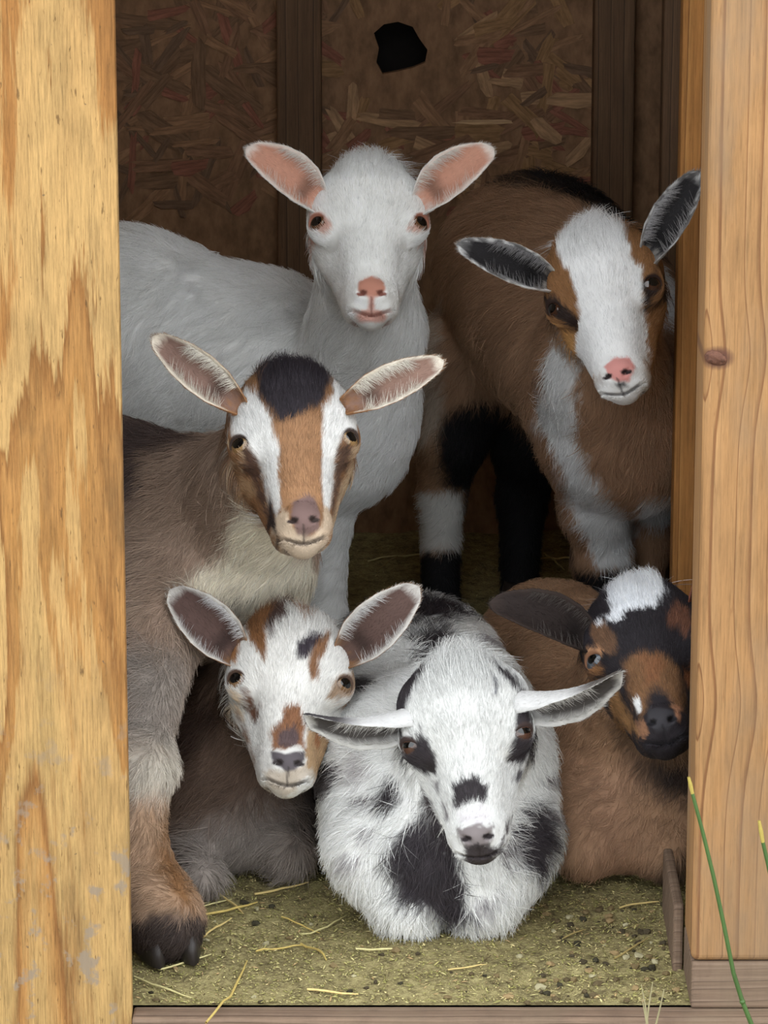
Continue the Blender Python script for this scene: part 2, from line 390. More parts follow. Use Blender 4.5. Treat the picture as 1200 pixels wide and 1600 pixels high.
class Goat:
    lid = 1.0
    def __init__(g, name, crown=1.0, lid=1.0): CROWN[0] = crown; LID[0] = lid; g.name = name; g.prims = []; g.patches = []; g.k = .03
    def fit_head(g, eyeL, eyeR, nose, Y, pitch0=25):
        """turn, size and place the head so that eyes and nose fall where the photograph has them at depth Y"""
        mod = np.array([[.0515, -.019, 0], [-.0515, -.019, 0], [0, .014, -.087]])
        tgt = np.array([eyeL, eyeR, nose], float)
        B = np.diag([-1., -1., 1.])
        def rotv(w):
            return np.array(Matrix.Rotation(np.linalg.norm(w) + 1e-9, 3, Vector(w + 1e-12)))
        m = (np.array(eyeL) + np.array(eyeR)) / 2
        c0 = at(m[0], m[1], Y)
        x = np.array([-math.radians(pitch0 + 12), 0, 0, 1.0, c0[0], c0[2]])
        def res(x):
            R = rotv(x[:3]) @ B
            w = (mod * x[3]) @ R.T + np.array([x[4], Y, x[5]])
            u, v = pix(w); return np.stack([u, v], 1).ravel() - tgt.ravel()
        for it in range(60):
            r = res(x); J = np.zeros((6, 6))
            for i in range(6):
                e = np.zeros(6); e[i] = 1e-5; J[:, i] = (res(x + e) - r) / 1e-5
            st = np.linalg.lstsq(J.T @ J + np.diag([50, 50, 50, 50, 50, 50]) * .2, -J.T @ r, rcond=None)[0]
            st[:3] = np.clip(st[:3], -.2, .2); x = x + st
        g.R = (rotv(x[:3]) @ B).astype(np.float32); g.s = float(x[3]); g.T = np.array([x[4], Y, x[5]], np.float32)
        n = g.R[:, 1]
        print('HEAD', g.name, 'err', np.abs(res(x)).max().round(2), 'scale', round(g.s, 3), 'pos', g.T.round(3), 'face normal', n.round(2), 'up', g.R[:, 2].round(2))
    def loc(g, p): return ((np.asarray(p, np.float32) - g.T) @ g.R) / np.float32(g.s)
    def wld(g, h): return (np.asarray(h, np.float32) * g.s) @ g.R.T + g.T
    def rc(g, a, b, ra, rb, k=None): g.prims.append(('rc', f3(*a), f3(*b), ra, rb, k or g.k))
    def chain(g, pts, k=None):
        for (a, ra), (b, rb) in zip(pts[:-1], pts[1:]): g.rc(a, b, ra, rb, k)
    def el(g, c, r, R=None, k=None): g.prims.append(('el', f3(*c), r, R, 0, k or g.k))
    def body_sdf(g, p):
        d = None; prims = g.prims
        if len(p) > 400:
            lo, hi = p.min(0), p.max(0); R = float(np.linalg.norm(hi - lo)) * .5
            if R < .16:
                c = ((lo + hi) * .5)[None]
                dc = [float((d_rc(c, *q[1:5]) if q[0] == 'rc' else d_el(c, q[1], q[2], q[3]))[0]) for q in prims]
                lim = min(dc) + 2.3 * R + .05
                prims = [q for q, v in zip(prims, dc) if v < lim]
        for pr in prims:
            dd = d_rc(p, *pr[1:5]) if pr[0] == 'rc' else d_el(p, pr[1], pr[2], pr[3])
            d = dd if d is None else smin(d, dd, pr[5])
        return d
    def sdf(g, p):
        p = np.asarray(p, np.float32)
        d = g.body_sdf(p)
        h = g.loc(p)
        near = (np.abs(h).max(1) < .24)
        if near.any():
            hd = np.full(len(p), .3, np.float32)
            hd[near] = head_sdf(h[near]) * g.s
            # the neck flows into the back of the head, not over the face
            kk = .03 * smooth(-.03, -.07, h[:, 1]) + .004
            hh = np.maximum(kk - np.abs(d - hd), 0) / kk
            d = np.minimum(d, hd) - hh * hh * kk * .25
            carve = near & (hd > -.02)
        return d
    def build_surface(g, fine=.0017, coarse=.0042, bounds=None):
        lo, hi = bounds
        hb = np.array([g.wld(f3(x, y, z)) for x in (-.075, .075) for y in (-.10, .03) for z in (-.145, .09)])
        axes = []
        for k in range(3):
            a, b = max(lo[k], hb[:, k].min()), min(hi[k], hb[:, k].max())
            seg = []
            if a > lo[k]: seg.append(np.linspace(lo[k], a, max(2, int((a - lo[k]) / coarse)) , endpoint=False))
            seg.append(np.linspace(a, b, max(2, int((b - a) / (fine * g.s)))))
            if hi[k] > b: seg.append(np.linspace(b, hi[k], max(2, int((hi[k] - b) / coarse)) + 1)[1:])
            axes.append(np.concatenate(seg).astype(np.float32))
        n = [len(a) for a in axes]; BS = 10
        nb = [(m + BS - 1) // BS for m in n]
        vol = np.full(n, .1, np.float32)
        # coarse pass on block centres
        idx = [np.minimum(np.arange(b) * BS + BS // 2, m - 1) for b, m in zip(nb, n)]
        cg = np.stack(np.meshgrid(*[axes[k][idx[k]] for k in range(3)], indexing='ij'), -1).reshape(-1, 3)
        cd = g.sdf(cg)
        half = [np.array([max(axes[k][min((i + 1) * BS, n[k] - 1)] - axes[k][idx[k][i]], axes[k][idx[k][i]] - axes[k][i * BS]) for i in range(nb[k])]) for k in range(3)]
        hd = np.sqrt(half[0][:, None, None] ** 2 + half[1][None, :, None] ** 2 + half[2][None, None, :] ** 2).ravel()
        cd3 = cd.reshape(nb)
        for bi in np.ndindex(*nb):
            if cd3[bi] < 0: vol[bi[0] * BS:(bi[0] + 1) * BS, bi[1] * BS:(bi[1] + 1) * BS, bi[2] * BS:(bi[2] + 1) * BS] = -.1
        keep = np.nonzero(np.abs(cd) < hd * 1.35 + .006)[0]
        ks = np.stack(np.unravel_index(keep, nb), 1)
        ks = ks[np.lexsort((ks[:, 2] // 3, ks[:, 1] // 3, ks[:, 0] // 3))]
        off = np.stack(np.meshgrid(*[np.arange(BS)] * 3, indexing='ij'), -1).reshape(-1, 3)
        for c0 in range(0, len(ks), 18):
            I = (ks[c0:c0 + 18, None, :] * BS + off[None]).reshape(-1, 3)
            I = I[(I < np.array(n)).all(1)]
            pp = np.stack([axes[k][I[:, k]] for k in range(3)], 1)
            vol[I[:, 0], I[:, 1], I[:, 2]] = g.sdf(pp)
        # surface nets
        s = vol < 0
        cnt = np.zeros([m - 1 for m in n], np.uint8)
        for a in (0, 1):
            for b in (0, 1):
                for c in (0, 1): cnt += s[a:n[0] - 1 + a, b:n[1] - 1 + b, c:n[2] - 1 + c]
        act = (cnt > 0) & (cnt < 8)
        ci = np.nonzero(act); N = len(ci[0])
        vid = np.full(act.shape, -1, np.int32); vid[ci] = np.arange(N)
        acc = np.zeros((N, 3), np.float32); w = np.zeros(N, np.float32)
        corners = [(a, b, c) for a in (0, 1) for b in (0, 1) for c in (0, 1)]
        cv = {q: vol[ci[0] + q[0], ci[1] + q[1], ci[2] + q[2]] for q in corners}
        cp = {q: np.stack([axes[k][ci[k] + q[k]] for k in range(3)], 1) for q in corners}
        for q in corners:
            for k in range(3):
                if q[k] == 0:
                    r = list(q); r[k] = 1; r = tuple(r)
                    m = (cv[q] < 0) != (cv[r] < 0)
                    tt = np.where(m, cv[q] / np.where(m, cv[q] - cv[r], 1), 0)
                    acc += np.where(m[:, None], cp[q] + (cp[r] - cp[q]) * tt[:, None], 0); w += m
        V = acc / np.maximum(w, 1)[:, None]
        F = []
        for k in range(3):
            i, j = [(1, 2), (2, 0), (0, 1)][k]
            sl = [slice(1, n[m] - 1) for m in range(3)]; sl[k] = slice(0, n[k] - 1)
            s0 = s[tuple(sl)]; sl2 = list(sl); sl2[k] = slice(1, n[k]); s1 = s[tuple(sl2)]
            for flip in (False, True):
                e = np.nonzero((s0 != s1) & (s0 == (not flip)))
                base = [e[0] + (0 if k == 0 else 1), e[1] + (0 if k == 1 else 1), e[2] + (0 if k == 2 else 1)]
                def cell(di, dj):
                    q = [base[0].copy(), base[1].copy(), base[2].copy()]; q[i] = q[i] - di; q[j] = q[j] - dj
                    return vid[q[0], q[1], q[2]]
                quad = np.stack([cell(1, 1), cell(0, 1), cell(0, 0), cell(1, 0)], 1)
                if flip: quad = quad[:, ::-1]
                F.append(quad)
        F = np.concatenate(F); F = F[(F >= 0).all(1)]
        for it in range(2):
            gr, d0 = g.grad(V)
            V = V - gr * np.clip(d0, -.003, .003)[:, None] * .8
        g.V, g.F = V, F
        gr, _ = g.grad(V); g.N = gr
    def grad(g, V, e=.0007):
        k = f3(1, -1, -1), f3(-1, -1, 1), f3(-1, 1, -1), f3(1, 1, 1)
        gr = np.zeros_like(V); d0 = np.zeros(len(V), np.float32)
        for q in k:
            d = g.sdf(V + q * np.float32(e)); gr += q * d[:, None]; d0 += d * .25
        return gr / np.maximum(np.linalg.norm(gr, axis=1), 1e-9)[:, None], d0
    # --- coat: markings are laid on the animal's own surface
    def trace(g, px, py):
        px = np.asarray(px, float); py = np.asarray(py, float)
        d = np.stack([ray(a, b) for a, b in zip(px, py)]); d /= np.linalg.norm(d, axis=1)[:, None]
        o = CAM + d * (CAMD - .25)
        tt = np.zeros(len(px)); hit = np.zeros(len(px), bool)
        for it in range(90):
            s = g.sdf(o + d * tt[:, None]); hit |= np.abs(s) < .0006
            tt = tt + np.where(hit, 0, np.clip(s * .8, -.01, .05))
        return o + d * tt[:, None], hit & (tt < 1.6)
    def face(g, pts, col, soft=.0025, jit=.003, ymin=-.075):
        g.patches.append(['face', np.array(pts, float), lin(col), soft, jit, ymin])
    def settle_face(g):
        """lay every face marking drawn so far on the head's own surface"""
        fp = [q for q in g.patches if q[0] == 'face']
        if not fp: return
        al = np.concatenate([q[1] for q in fp])
        W, hit = g.trace(al[:, 0], al[:, 1]); h = g.loc(W).astype(float)
        cl = g.loc(CAM[None])[0]
        bad = (~hit) | ~((np.abs(h) < .16).all(1))
        for i in np.nonzero(bad)[0]:                  # beyond the outline: on the plane of the eyes
            dl = ray(*al[i]).astype(np.float32) @ g.R
            h[i] = cl + dl * ((-.03 - cl[1]) / dl[1])
        k = 0
        for q in fp:
            n = len(q[1]); q[1] = h[k:k + n][:, [0, 2]]; k += n
    def zface(g, x0, y0, k, pts, col, **kw): g.face([(x0 + a / k, y0 + b / k) for a, b in pts], col, **kw)
    def body(g, pts, col, Y, soft=.008, jit=.01, y0=-9, y1=9, head=False):
        Q = np.array([at(a, b, Y)[[0, 2]] for a, b in pts])
        c = np.mean(pts, 0); d = ray(c[0], c[1])
        g.patches.append(('body', Q, lin(col), soft, jit, (Y, d / d[1], y0, y1, head)))
    def ball(g, c, r, col, soft=.3, jit=.15):
        g.patches.append(('ball', np.array(c, float), lin(col), soft, jit, r))
    def hball(g, c, r, col, soft=.3, jit=.1):
        g.patches.append(('hball', np.array(c, float), lin(col), soft, jit, r))
    def coat(g, P, isface=None):
        P = np.asarray(P, float); h = g.loc(P).astype(float)
        n_head = (np.abs(h[:, 0]) < .09) & (h[:, 1] > -.085) & (np.abs(h[:, 2]) < .16)
        dh = np.full(len(P), 1.0, np.float32); dh[n_head] = head_sdf(h[n_head].astype(np.float32))
        n_head &= dh < .007
        c = np.empty((len(P), 3)); c[:] = g.base
        tn = vnoise(P, 55, 5) * .5 + vnoise(P, 140, 6) * .5
        tb = vnoise(P, 16, 8)
        n1 = vnoise(P, 150, 1) * .6 + vnoise(P, 420, 2) * .6
        n2 = vnoise(P, 45, 3) * .6 + vnoise(P, 160, 4) * .4 + vnoise(P, 500, 9) * .3
        if g.head_base is not None:
            m = smooth(-.10, -.07, h[:, 1]) * smooth(.15, .13, np.abs(h[:, 2])) * (np.abs(h[:, 0]) < .09)
            m = m * smooth(.007, .003, dh)
            c = c * (1 - m[:, None]) + g.head_base * m[:, None]
        for pr in g.patches:
            typ, geo, col, soft, jit, ex = pr
            if typ == 'face':
                sel = np.nonzero(n_head & (h[:, 1] > ex - .02))[0]
                if len(sel) == 0: continue
                sd = poly_sd(h[sel][:, [0, 2]], geo) + n1[sel] * jit
                m = smooth(soft, -soft, sd) * smooth(ex - .015, ex, h[sel, 1])
            elif typ == 'body':
                Y, d, y0, y1, hd = ex
                sel = np.nonzero((P[:, 1] > y0) & (P[:, 1] < y1) & ((~n_head) | hd))[0]
                if len(sel) == 0: continue
                q = P[sel] + d * (Y - P[sel, 1])[:, None]
                sd = poly_sd(q[:, [0, 2]], geo) + n2[sel] * jit
                m = smooth(soft, -soft, sd)
            elif typ == 'ball':
                sel = np.arange(len(P)); q = np.linalg.norm((P - geo) / np.asarray(ex), axis=1) + n2 * jit
                m = smooth(1 + soft, 1 - soft, q)
            else:
                q3 = h.copy(); q3[:, 0] = np.abs(q3[:, 0])
                sel = np.arange(len(P)); q = np.linalg.norm((q3 - geo) / np.asarray(ex), axis=1) + n1 * jit
                m = smooth(1 + soft, 1 - soft, q) * n_head
            c[sel] = c[sel] * (1 - m[:, None]) + col * m[:, None]
        # eye rims: bare skin; nostril, mouth and cleft lines: lip skin darkened as shade
        ax = h.copy(); ax[:, 0] = np.abs(ax[:, 0])
        de = np.linalg.norm((ax - (EYE + GAZE * .014)) @ EYE_B / np.array([.0120, .02, .0087]), axis=1)
        m = (smooth(1.10, .92, de) * n_head)[:, None]; c = c * (1 - m) + g.rim * m
        dn = np.linalg.norm((ax - NOSTRIL) / np.array([.0064, .009, .0028]), axis=1)
        m = (smooth(1.1, .8, dn) * n_head)[:, None]; c = c * (1 - m) + g.lip * .5 * m
        md = np.abs(h[:, 2] - mouth_z(ax[:, 0]))
        m = (smooth(.0017, .0006, md) * smooth(.022, .015, ax[:, 0]) * (h[:, 1] > -.055) * n_head)[:, None] * .7; c = c * (1 - m) + g.lip * .55 * m
        m = (smooth(.0014, .0006, ax[:, 0]) * (h[:, 2] < -.094) * (h[:, 2] > -.1075) * n_head)[:, None] * .7; c = c * (1 - m) + g.lip * .55 * m
        c = c * (1 + .10 * tn + .07 * tb)[:, None]
        return np.clip(c, .002, .95)

def poly_sd(p, poly):
    d = np.full(len(p), 1e9); inside = np.zeros(len(p), bool); n = len(poly)
    for i in range(n):
        a, b = poly[i], poly[(i + 1) % n]
        e = b - a; w = p - a
        t_ = np.clip((w @ e) / max(e @ e, 1e-12), 0, 1)
        q = w - t_[:, None] * e; d = np.minimum(d, (q * q).sum(1))
        c1 = p[:, 1] >= a[1]; c2 = p[:, 1] < b[1]; cr = e[0] * w[:, 1] > e[1] * w[:, 0]
        inside ^= (c1 & c2 & cr) | (~c1 & ~c2 & ~cr)
    d = np.sqrt(d); return np.where(inside, -d, d)

def set_coat(me, col, domain='POINT'):
    a = me.attributes.new('coat', 'FLOAT_COLOR', domain)
    a.data.foreach_set('color', np.concatenate([col, np.ones((len(col), 1))], 1).astype(np.float32).ravel())

def hair_object(name, root, dirs, nrm, length, width, cols, parent, mat=None, droop=None, K=4, tipmix=None):
    """one strand per root: starts along a mix of normal and lie, bends towards the lie"""
    N = len(root)
    if N == 0: return None
    cu = bpy.data.hair_curves.new(name)
    cu.add_curves([K] * N)
    s = np.linspace(0, 1, K)[None, :, None]
    d0 = dirs[:, None, :]; n0 = nrm[:, None, :]
    L = length[:, None, None]
    pts = root[:, None, :] - n0 * .0008 + L * (d0 * (s * .86 + .10 * s * s) + n0 * (s * .55 - .33 * s * s))
    if droop is not None: pts = pts + droop[:, None, :] * s * s * L
    cu.position_data.foreach_set('vector', pts.astype(np.float32).ravel())
    rad = (width[:, None] * (1 - .75 * np.linspace(0, 1, K)[None, :] ** 1.5)) * .5
    ra = cu.attributes.get('radius') or cu.attributes.new('radius', 'FLOAT', 'POINT')
    ra.data.foreach_set('value', rad.astype(np.float32).ravel())
    cc = np.repeat(cols[:, None, :], K, 1)
    set_coat(cu, cc.reshape(-1, 3), 'POINT')
    cu.materials.append(mat or M_fur)
    o = bpy.data.objects.new(name, cu); C.objects.link(o)
    if parent: o.parent = parent
    return tag(o, kind='stuff')

def sample_tris(V, T, w, n):
    a, b, c = V[T[:, 0]], V[T[:, 1]], V[T[:, 2]]
    ar = np.linalg.norm(np.cross(b - a, c - a), axis=1) * .5
    pr = ar * w; tot = pr.sum()
    if tot <= 0: return None
    i = rng.choice(len(T), n, p=pr / tot)
    r1 = np.sqrt(rng.random(n)); r2 = rng.random(n)
    return i, np.stack([1 - r1, r1 * (1 - r2), r1 * r2], 1)
def bary(A, T, i, w): return A[T[i, 0]] * w[:, :1] + A[T[i, 1]] * w[:, 1:2] + A[T[i, 2]] * w[:, 2:]

def make_eye(g, side, root):
    n, m = 64, 64
    th = math.pi * np.linspace(0, 1, m) ** 1.7; ph = np.linspace(0, 2 * math.pi, n, endpoint=False)
    T_, P_ = np.meshgrid(th, ph, indexing='ij')
    # pole along the gaze
    l = np.stack([np.sin(T_) * np.cos(P_), np.cos(T_), np.sin(T_) * np.sin(P_)], -1).reshape(-1, 3)
    v = l.copy(); v[:, 1] = np.where(l[:, 1] > .86, v[:, 1] + (l[:, 1] - .86) * .5, v[:, 1])
    hv = (v * EYE_R) @ EYE_B.T.astype(float) + EYE
    if side < 0: hv[:, 0] *= -1
    idx = np.arange(m * n).reshape(m, n); nx_ = np.roll(idx, -1, 1)
    f = np.stack([idx[:-1], nx_[:-1], nx_[1:], idx[1:]], -1).reshape(-1, 4)
    if side > 0: f = f[:, ::-1]
    me = mesh_np('eye', g.wld(hv), f)
    lx, lz = l[:, 0] + .04, l[:, 2]
    rr = np.sqrt(lx * lx + lz * lz)
    iris = np.array(g.iris)[None] * (1 + .25 * np.sin(np.arctan2(lz, lx) * 23)[:, None])
    c = np.where((rr < .72)[:, None], iris, lin((40, 26, 22)) if g.sclera is None else lin(g.sclera))
    c = np.where(((rr > .64) & (rr < .74))[:, None], iris * .25, c)
    pup = (lx / g.pupil[0]) ** 2 + ((lz - .03) / g.pupil[1]) ** 2 < 1
    c = np.where(pup[:, None], .004, c)
    c = np.where((l[:, 1] < 0)[:, None], .01, c)
    set_coat(me, c)
    return link('eye', me, M_eye, root)

def make_ear(g, root, base, tip, width, face_n, col_in, col_rim, col_out, cup=1.0, bend=0.0, spots=None, fluff=(235, 232, 225), fl_n=500, hair_len=.012, tip_w=.46, base_w=.40, twist=0.0, backside=None):
    """leaf-shaped cupped ear between two world points; face_n is the way the hollow looks"""
    base, tip, fn = np.array(base, float), np.array(tip, float), np.array(face_n, float)
    base = base - (tip - base) * .10
    ax = tip - base; L = np.linalg.norm(ax); ax /= L
    fn = fn - ax * (fn @ ax); fn /= np.linalg.norm(fn)
    sd = np.cross(ax, fn)
    NS, NT_ = 30, 17
    sv = np.linspace(0, 1, NS); tv = np.linspace(-1, 1, NT_)
    prof = np.interp(sv, [0, .12, .3, .5, .7, .85, .94, .985, 1], [base_w, max(.62, base_w), .92, 1.0, .88, .64, tip_w, .24, .05]) * width * .5
    wrap = np.interp(sv, [0, .15, .35, .7, 1], [2.3, 2.0, 1.5, 1.1, .9]) * cup
    front, back = [], []
    for i, s in enumerate(sv):
        cen = base + ax * (L * s) + sd * (bend * L * 4 * s * (1 - s)) + fn * (.10 * L * math.sin(s * math.pi * .9))
        a0 = twist * s
        fn_ = fn * math.cos(a0) + sd * math.sin(a0); sd_ = sd * math.cos(a0) - fn * math.sin(a0)
        w = wrap[i]; rad = prof[i] / max(math.sin(min(w, math.pi / 2)), .15) 
        for t_ in tv:
            th = w * t_
            o = sd_ * (rad * math.sin(th)) + fn_ * (rad * (1 - math.cos(th)))
            nin = fn_ * math.cos(th) - sd_ * math.sin(th)
            thick = .0034 * (1 - .6 * abs(t_) ** 2) * (1 - .5 * s)
            q = cen + o; front.append(q + nin * thick * .5); back.append(q - nin * thick * .5)
    V = np.array(front + back); nF = NS * NT_
    idx = np.arange(nF).reshape(NS, NT_)
    F = [np.stack([idx[:-1, :-1], idx[:-1, 1:], idx[1:, 1:], idx[1:, :-1]], -1).reshape(-1, 4)]
    F.append(F[0][:, ::-1] + nF)
    for e in (idx[:, 0], idx[:, -1][::-1], idx[0][::-1], idx[-1]):
        F.append(np.stack([e[:-1], e[1:], e[1:] + nF, e[:-1] + nF], 1))
    F = np.concatenate(F)
    me = mesh_np('ear', V, F)
    S_, T_ = np.meshgrid(sv, tv, indexing='ij'); S_, T_ = S_.ravel(), T_.ravel()
    rim = np.maximum(smooth(.62, .95, np.abs(T_)), smooth(.86, .98, S_))
    nz = vnoise(V[:nF], 180, 3) * .5 + vnoise(V[:nF], 420, 4) * .5
    ci, cr, co = lin(col_in), lin(col_rim), lin(col_out)
    rimj = np.clip(rim + nz * .35 * (rim > .02), 0, 1)[:, None]
    cf = ci * (1 - rimj) + cr * rimj
    kb = (smooth(.26, .02, S_ + .2 * nz + .12 * (1 - np.abs(T_))))[:, None]; cf = cf * (1 - kb) + co * kb
    cf = cf * (1 - .55 * smooth(.16, .24, S_) * smooth(.42, .26, S_) * smooth(.7, .2, np.abs(T_)))[:, None]  # shade of the hollow near the base painted into the colour
    if spots is not None:
        sm = smooth(.15, .35, vnoise(V[:nF], 210, 12) + .15)[:, None] * rim[:, None]
        cf = cf * (1 - sm) + lin(spots) * sm
    cb = np.repeat(co[None], nF, 0)
    if backside is not None:
        k = smooth(.45, .75, S_)[:, None]; cb = cb * (1 - k) + lin(backside) * k
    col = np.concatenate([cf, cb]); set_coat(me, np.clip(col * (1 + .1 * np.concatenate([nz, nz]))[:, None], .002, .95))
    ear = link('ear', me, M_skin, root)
    # fringe and down
    N3 = np.zeros_like(V)
    for k in range(3):
        pass
    A, B_, D_ = V[F[:, 0]], V[F[:, 1]], V[F[:, 3]]
    fnm = np.cross(B_ - A, D_ - A)
    for k in range(4): np.add.at(N3, F[:, k], fnm)
    N3 /= np.maximum(np.linalg.norm(N3, axis=1), 1e-12)[:, None]
    TT = np.concatenate([F[:, [0, 1, 2]], F[:, [0, 2, 3]]])
    n = int(5200 * HAIR)
    i, w = sample_tris(V, TT, np.ones(len(TT)), n)
    p = bary(V, TT, i, w); nn = bary(N3, TT, i, w); nn /= np.maximum(np.linalg.norm(nn, axis=1), 1e-9)[:, None]
    cc = bary(col, TT, i, w) * (1 + .15 * rng.standard_normal((n, 1)))
    d = ax[None] + .25 * rng.standard_normal((n, 3)); d -= nn * (d * nn).sum(1)[:, None]; d /= np.linalg.norm(d, axis=1)[:, None]
    hair_object('ear_fur', p, d, nn * .7, .0042 * (.6 + .8 * rng.random(n)), np.full(n, .00032), np.clip(cc, .002, .95), ear)
    # long pale hairs growing inside from the upper rim
    if fl_n:
        n = int(fl_n * HAIR)
        s_ = rng.uniform(.18, .72, n); which = np.where(rng.random(n) < .8, NT_ - 2, 1)
        if g.fluff_side < 0: which = NT_ - 1 - which
        k = (np.clip((s_ * (NS - 1)).astype(int), 0, NS - 1)) * NT_ + which
        p = V[k] + ax[None] * (rng.uniform(-.5, .5, (n, 1)) * L / NS)
        nn = np.repeat(fn[None], n, 0)
        across = np.where((which > NT_ / 2)[:, None], -sd, sd)
        d = across * .75 + ax * .45 + .18 * rng.standard_normal((n, 3)); d /= np.linalg.norm(d, axis=1)[:, None]
        hair_object('ear_tuft', p, d, nn * .5, hair_len * (.5 + rng.random(n)), np.full(n, .00030), np.repeat(lin(fluff)[None], n, 0) * (.8 + .3 * rng.random((n, 1))), ear)
    return ear

def hoof(g, root, p, d, r, col=None):
    """cloven hoof: two pointed claws"""
    p = np.array(p, float); d = np.array(d, float); d[2] = 0; d /= np.linalg.norm(d); sd = np.array([-d[1], d[0], 0])
    bm = bmesh.new()
    for s in (-1, 1):
        rings = []
        for z, f, wd in ((0.0, 1.25, 1.0), (.5 * r, 1.1, 1.0), (1.15 * r, .75, .85), (1.5 * r, .45, .6)):
            ring = []
            for k in range(10):
                a = 2 * math.pi * k / 10
                fx = math.cos(a); fx = fx * (f if fx > 0 else .7)
                q = p + d * (fx * r) + sd * (s * r * .47 + math.sin(a) * r * .43 * wd * (1 - .35 * max(0, math.cos(a))))
                ring.append(bm.verts.new((q[0], q[1], p[2] + z)))
            rings.append(ring)
        for a_, b_ in zip(rings[:-1], rings[1:]):
            for k in range(10): bm.faces.new((a_[k], a_[(k + 1) % 10], b_[(k + 1) % 10], b_[k]))
        bm.faces.new(rings[0][::-1]); bm.faces.new(rings[-1])
    bmesh.ops.recalc_face_normals(bm, faces=bm.faces[:])
    return from_bm('hoof', bm, M_hoof, root, True)

def finish(g, label, n_face=42000, n_body=60000, body_len=.017, face_len=.0065, rear=(0, 1, 0), bounds=None, tuft=.022, width=.00046, tuft_col=None):
    g.build_surface(bounds=bounds); g.settle_face()
    root = bpy.data.objects.new('goat', None); C.objects.link(root)
    tag(root, label, 'goat', 'young goats crowded in the shed doorway')
    root.location = (0, 0, 0)
    me = mesh_np('body', g.V, g.F)
    col = g.coat(g.V); set_coat(me, col)
    body = link('body', me, M_skin, root)
    T = np.concatenate([g.F[:, [0, 1, 2]], g.F[:, [0, 2, 3]]])
    h = g.loc(g.V)
    cen = g.V[T].mean(1); nrm = g.N[T].mean(1); hc_ = h[T].mean(1)
    view = CAM - cen; view /= np.linalg.norm(view, axis=1)[:, None]
    fac = (view * nrm).sum(1)
    w = np.where(fac > -.35, 1.0, .12)
    u, v = pix(cen)
    w = np.where((u < 100) | (u > 1220) | (v > 1680) | (v < -60), w * .08, w)
    w = np.where((u < 165) & (cen[:, 1] > 0), w * .1, w)
    hd = head_sdf(hc_.astype(np.float32))
    onhead = (hd < .004) & (hc_[:, 1] > -.075)
    ax = hc_.copy(); ax[:, 0] = np.abs(ax[:, 0])
    de = np.linalg.norm((ax - (EYE + GAZE * .014)) @ EYE_B / np.array([.0135, .02, .0098]), axis=1)
    bare = (de < 1.0) | ((np.linalg.norm((ax - f3(0, .008, -.0865)) / np.array([.0160, .016, .0120]), axis=1) < 1.0))
    wf = w * onhead * (~bare) * (1 + 1.6 * smooth(.030, .055, hc_[:, 2])); wb_ = w * (~onhead)
    flowrear = np.array(rear, float); flowrear /= np.linalg.norm(flowrear)
    nosew = g.wld(f3(0, -.01, -.10)).astype(float); up = g.R[:, 2].astype(float); fnor = g.R[:, 1].astype(float)
    for kind, ww, n in (('face', wf, int(n_face * HAIR)), ('body', wb_, int(n_body * HAIR))):
        if n == 0: continue
        i, b = sample_tris(g.V, T, ww, n)
        p = bary(g.V, T, i, b).astype(float); nn = bary(g.N, T, i, b).astype(float); nn /= np.linalg.norm(nn, axis=1)[:, None]
        c = g.coat(p)
        hh = g.loc(p).astype(float)
        jr = rng.standard_normal((n, 3))
        cell = np.floor(p * 170 + .35 * np.stack([vnoise(p, 90, 41), vnoise(p, 90, 42), vnoise(p, 90, 43)], 1)).astype(np.int64)
        lock = np.stack([hash3(cell[:, 0] + q, cell[:, 1] + 7 * q, cell[:, 2] + 3) for q in (1, 2, 3)], 1) - .5      # hairs of one lock lean together
        cl = np.stack([vnoise(p, 40, 21), vnoise(p, 40, 22), vnoise(p, 40, 23)], 1)
        rw = .75 + 1.1 * rng.random(n) ** 4
        if kind == 'face':
            d = (p - nosew); d /= np.linalg.norm(d, axis=1)[:, None]
            d = d + .12 * jr + .22 * cl + .30 * lock * smooth(.06, .03, hh[:, 2])[:, None]
            top = smooth(.030, .062, hh[:, 2]) * smooth(.052, .024, np.abs(hh[:, 0]))
            muz = smooth(-.06, -.085, hh[:, 2])
            L = face_len * (.65 + .7 * rng.random(n)) * (1 - .45 * muz) + tuft * top * (.3 + 1.0 * rng.random(n)) * (.6 + .9 * hash3(cell[:, 0] // 2, cell[:, 1] // 2, cell[:, 2] // 2))
            lift = .50 + .5 * top * (.4 + rng.random(n))
            wd = width * .85 * (1 - .25 * muz)
            var = .30
        else:
            d = flowrear[None] * .7 + np.array([0, 0, -.75]) + .20 * jr + .45 * cl + .55 * lock
            clump = .70 + .6 * (vnoise(p, 70, 31) * .5 + .5)
            L = body_len * (.55 + .8 * rng.random(n)) * clump
            if g.stand: L = L * (1 - .45 * smooth(.30, .12, p[:, 2]))
            lift = .55 + .5 * hash3(cell[:, 2], cell[:, 0] + 11, cell[:, 1]); wd = np.full(n, width * 1.15)
            var = .24
        d -= nn * (d * nn).sum(1)[:, None]; d /= np.maximum(np.linalg.norm(d, axis=1), 1e-6)[:, None]
        lum = np.clip(c.mean(1, keepdims=True), 0, 1); var = var * (1 - .55 * np.sqrt(lum))
        c = np.clip(c * (1.03 + var * rng.standard_normal((n, 1)) + .22 * (1 - .6 * lum) * lock[:, :1]), .003, .97)
        hair_object('face_fur' if kind == 'face' else 'coat_fur', p, d, nn * lift[:, None], L, wd * rw, c, body)
    # whiskers
    for side in (1, -1): make_eye(g, side, root)
    return root

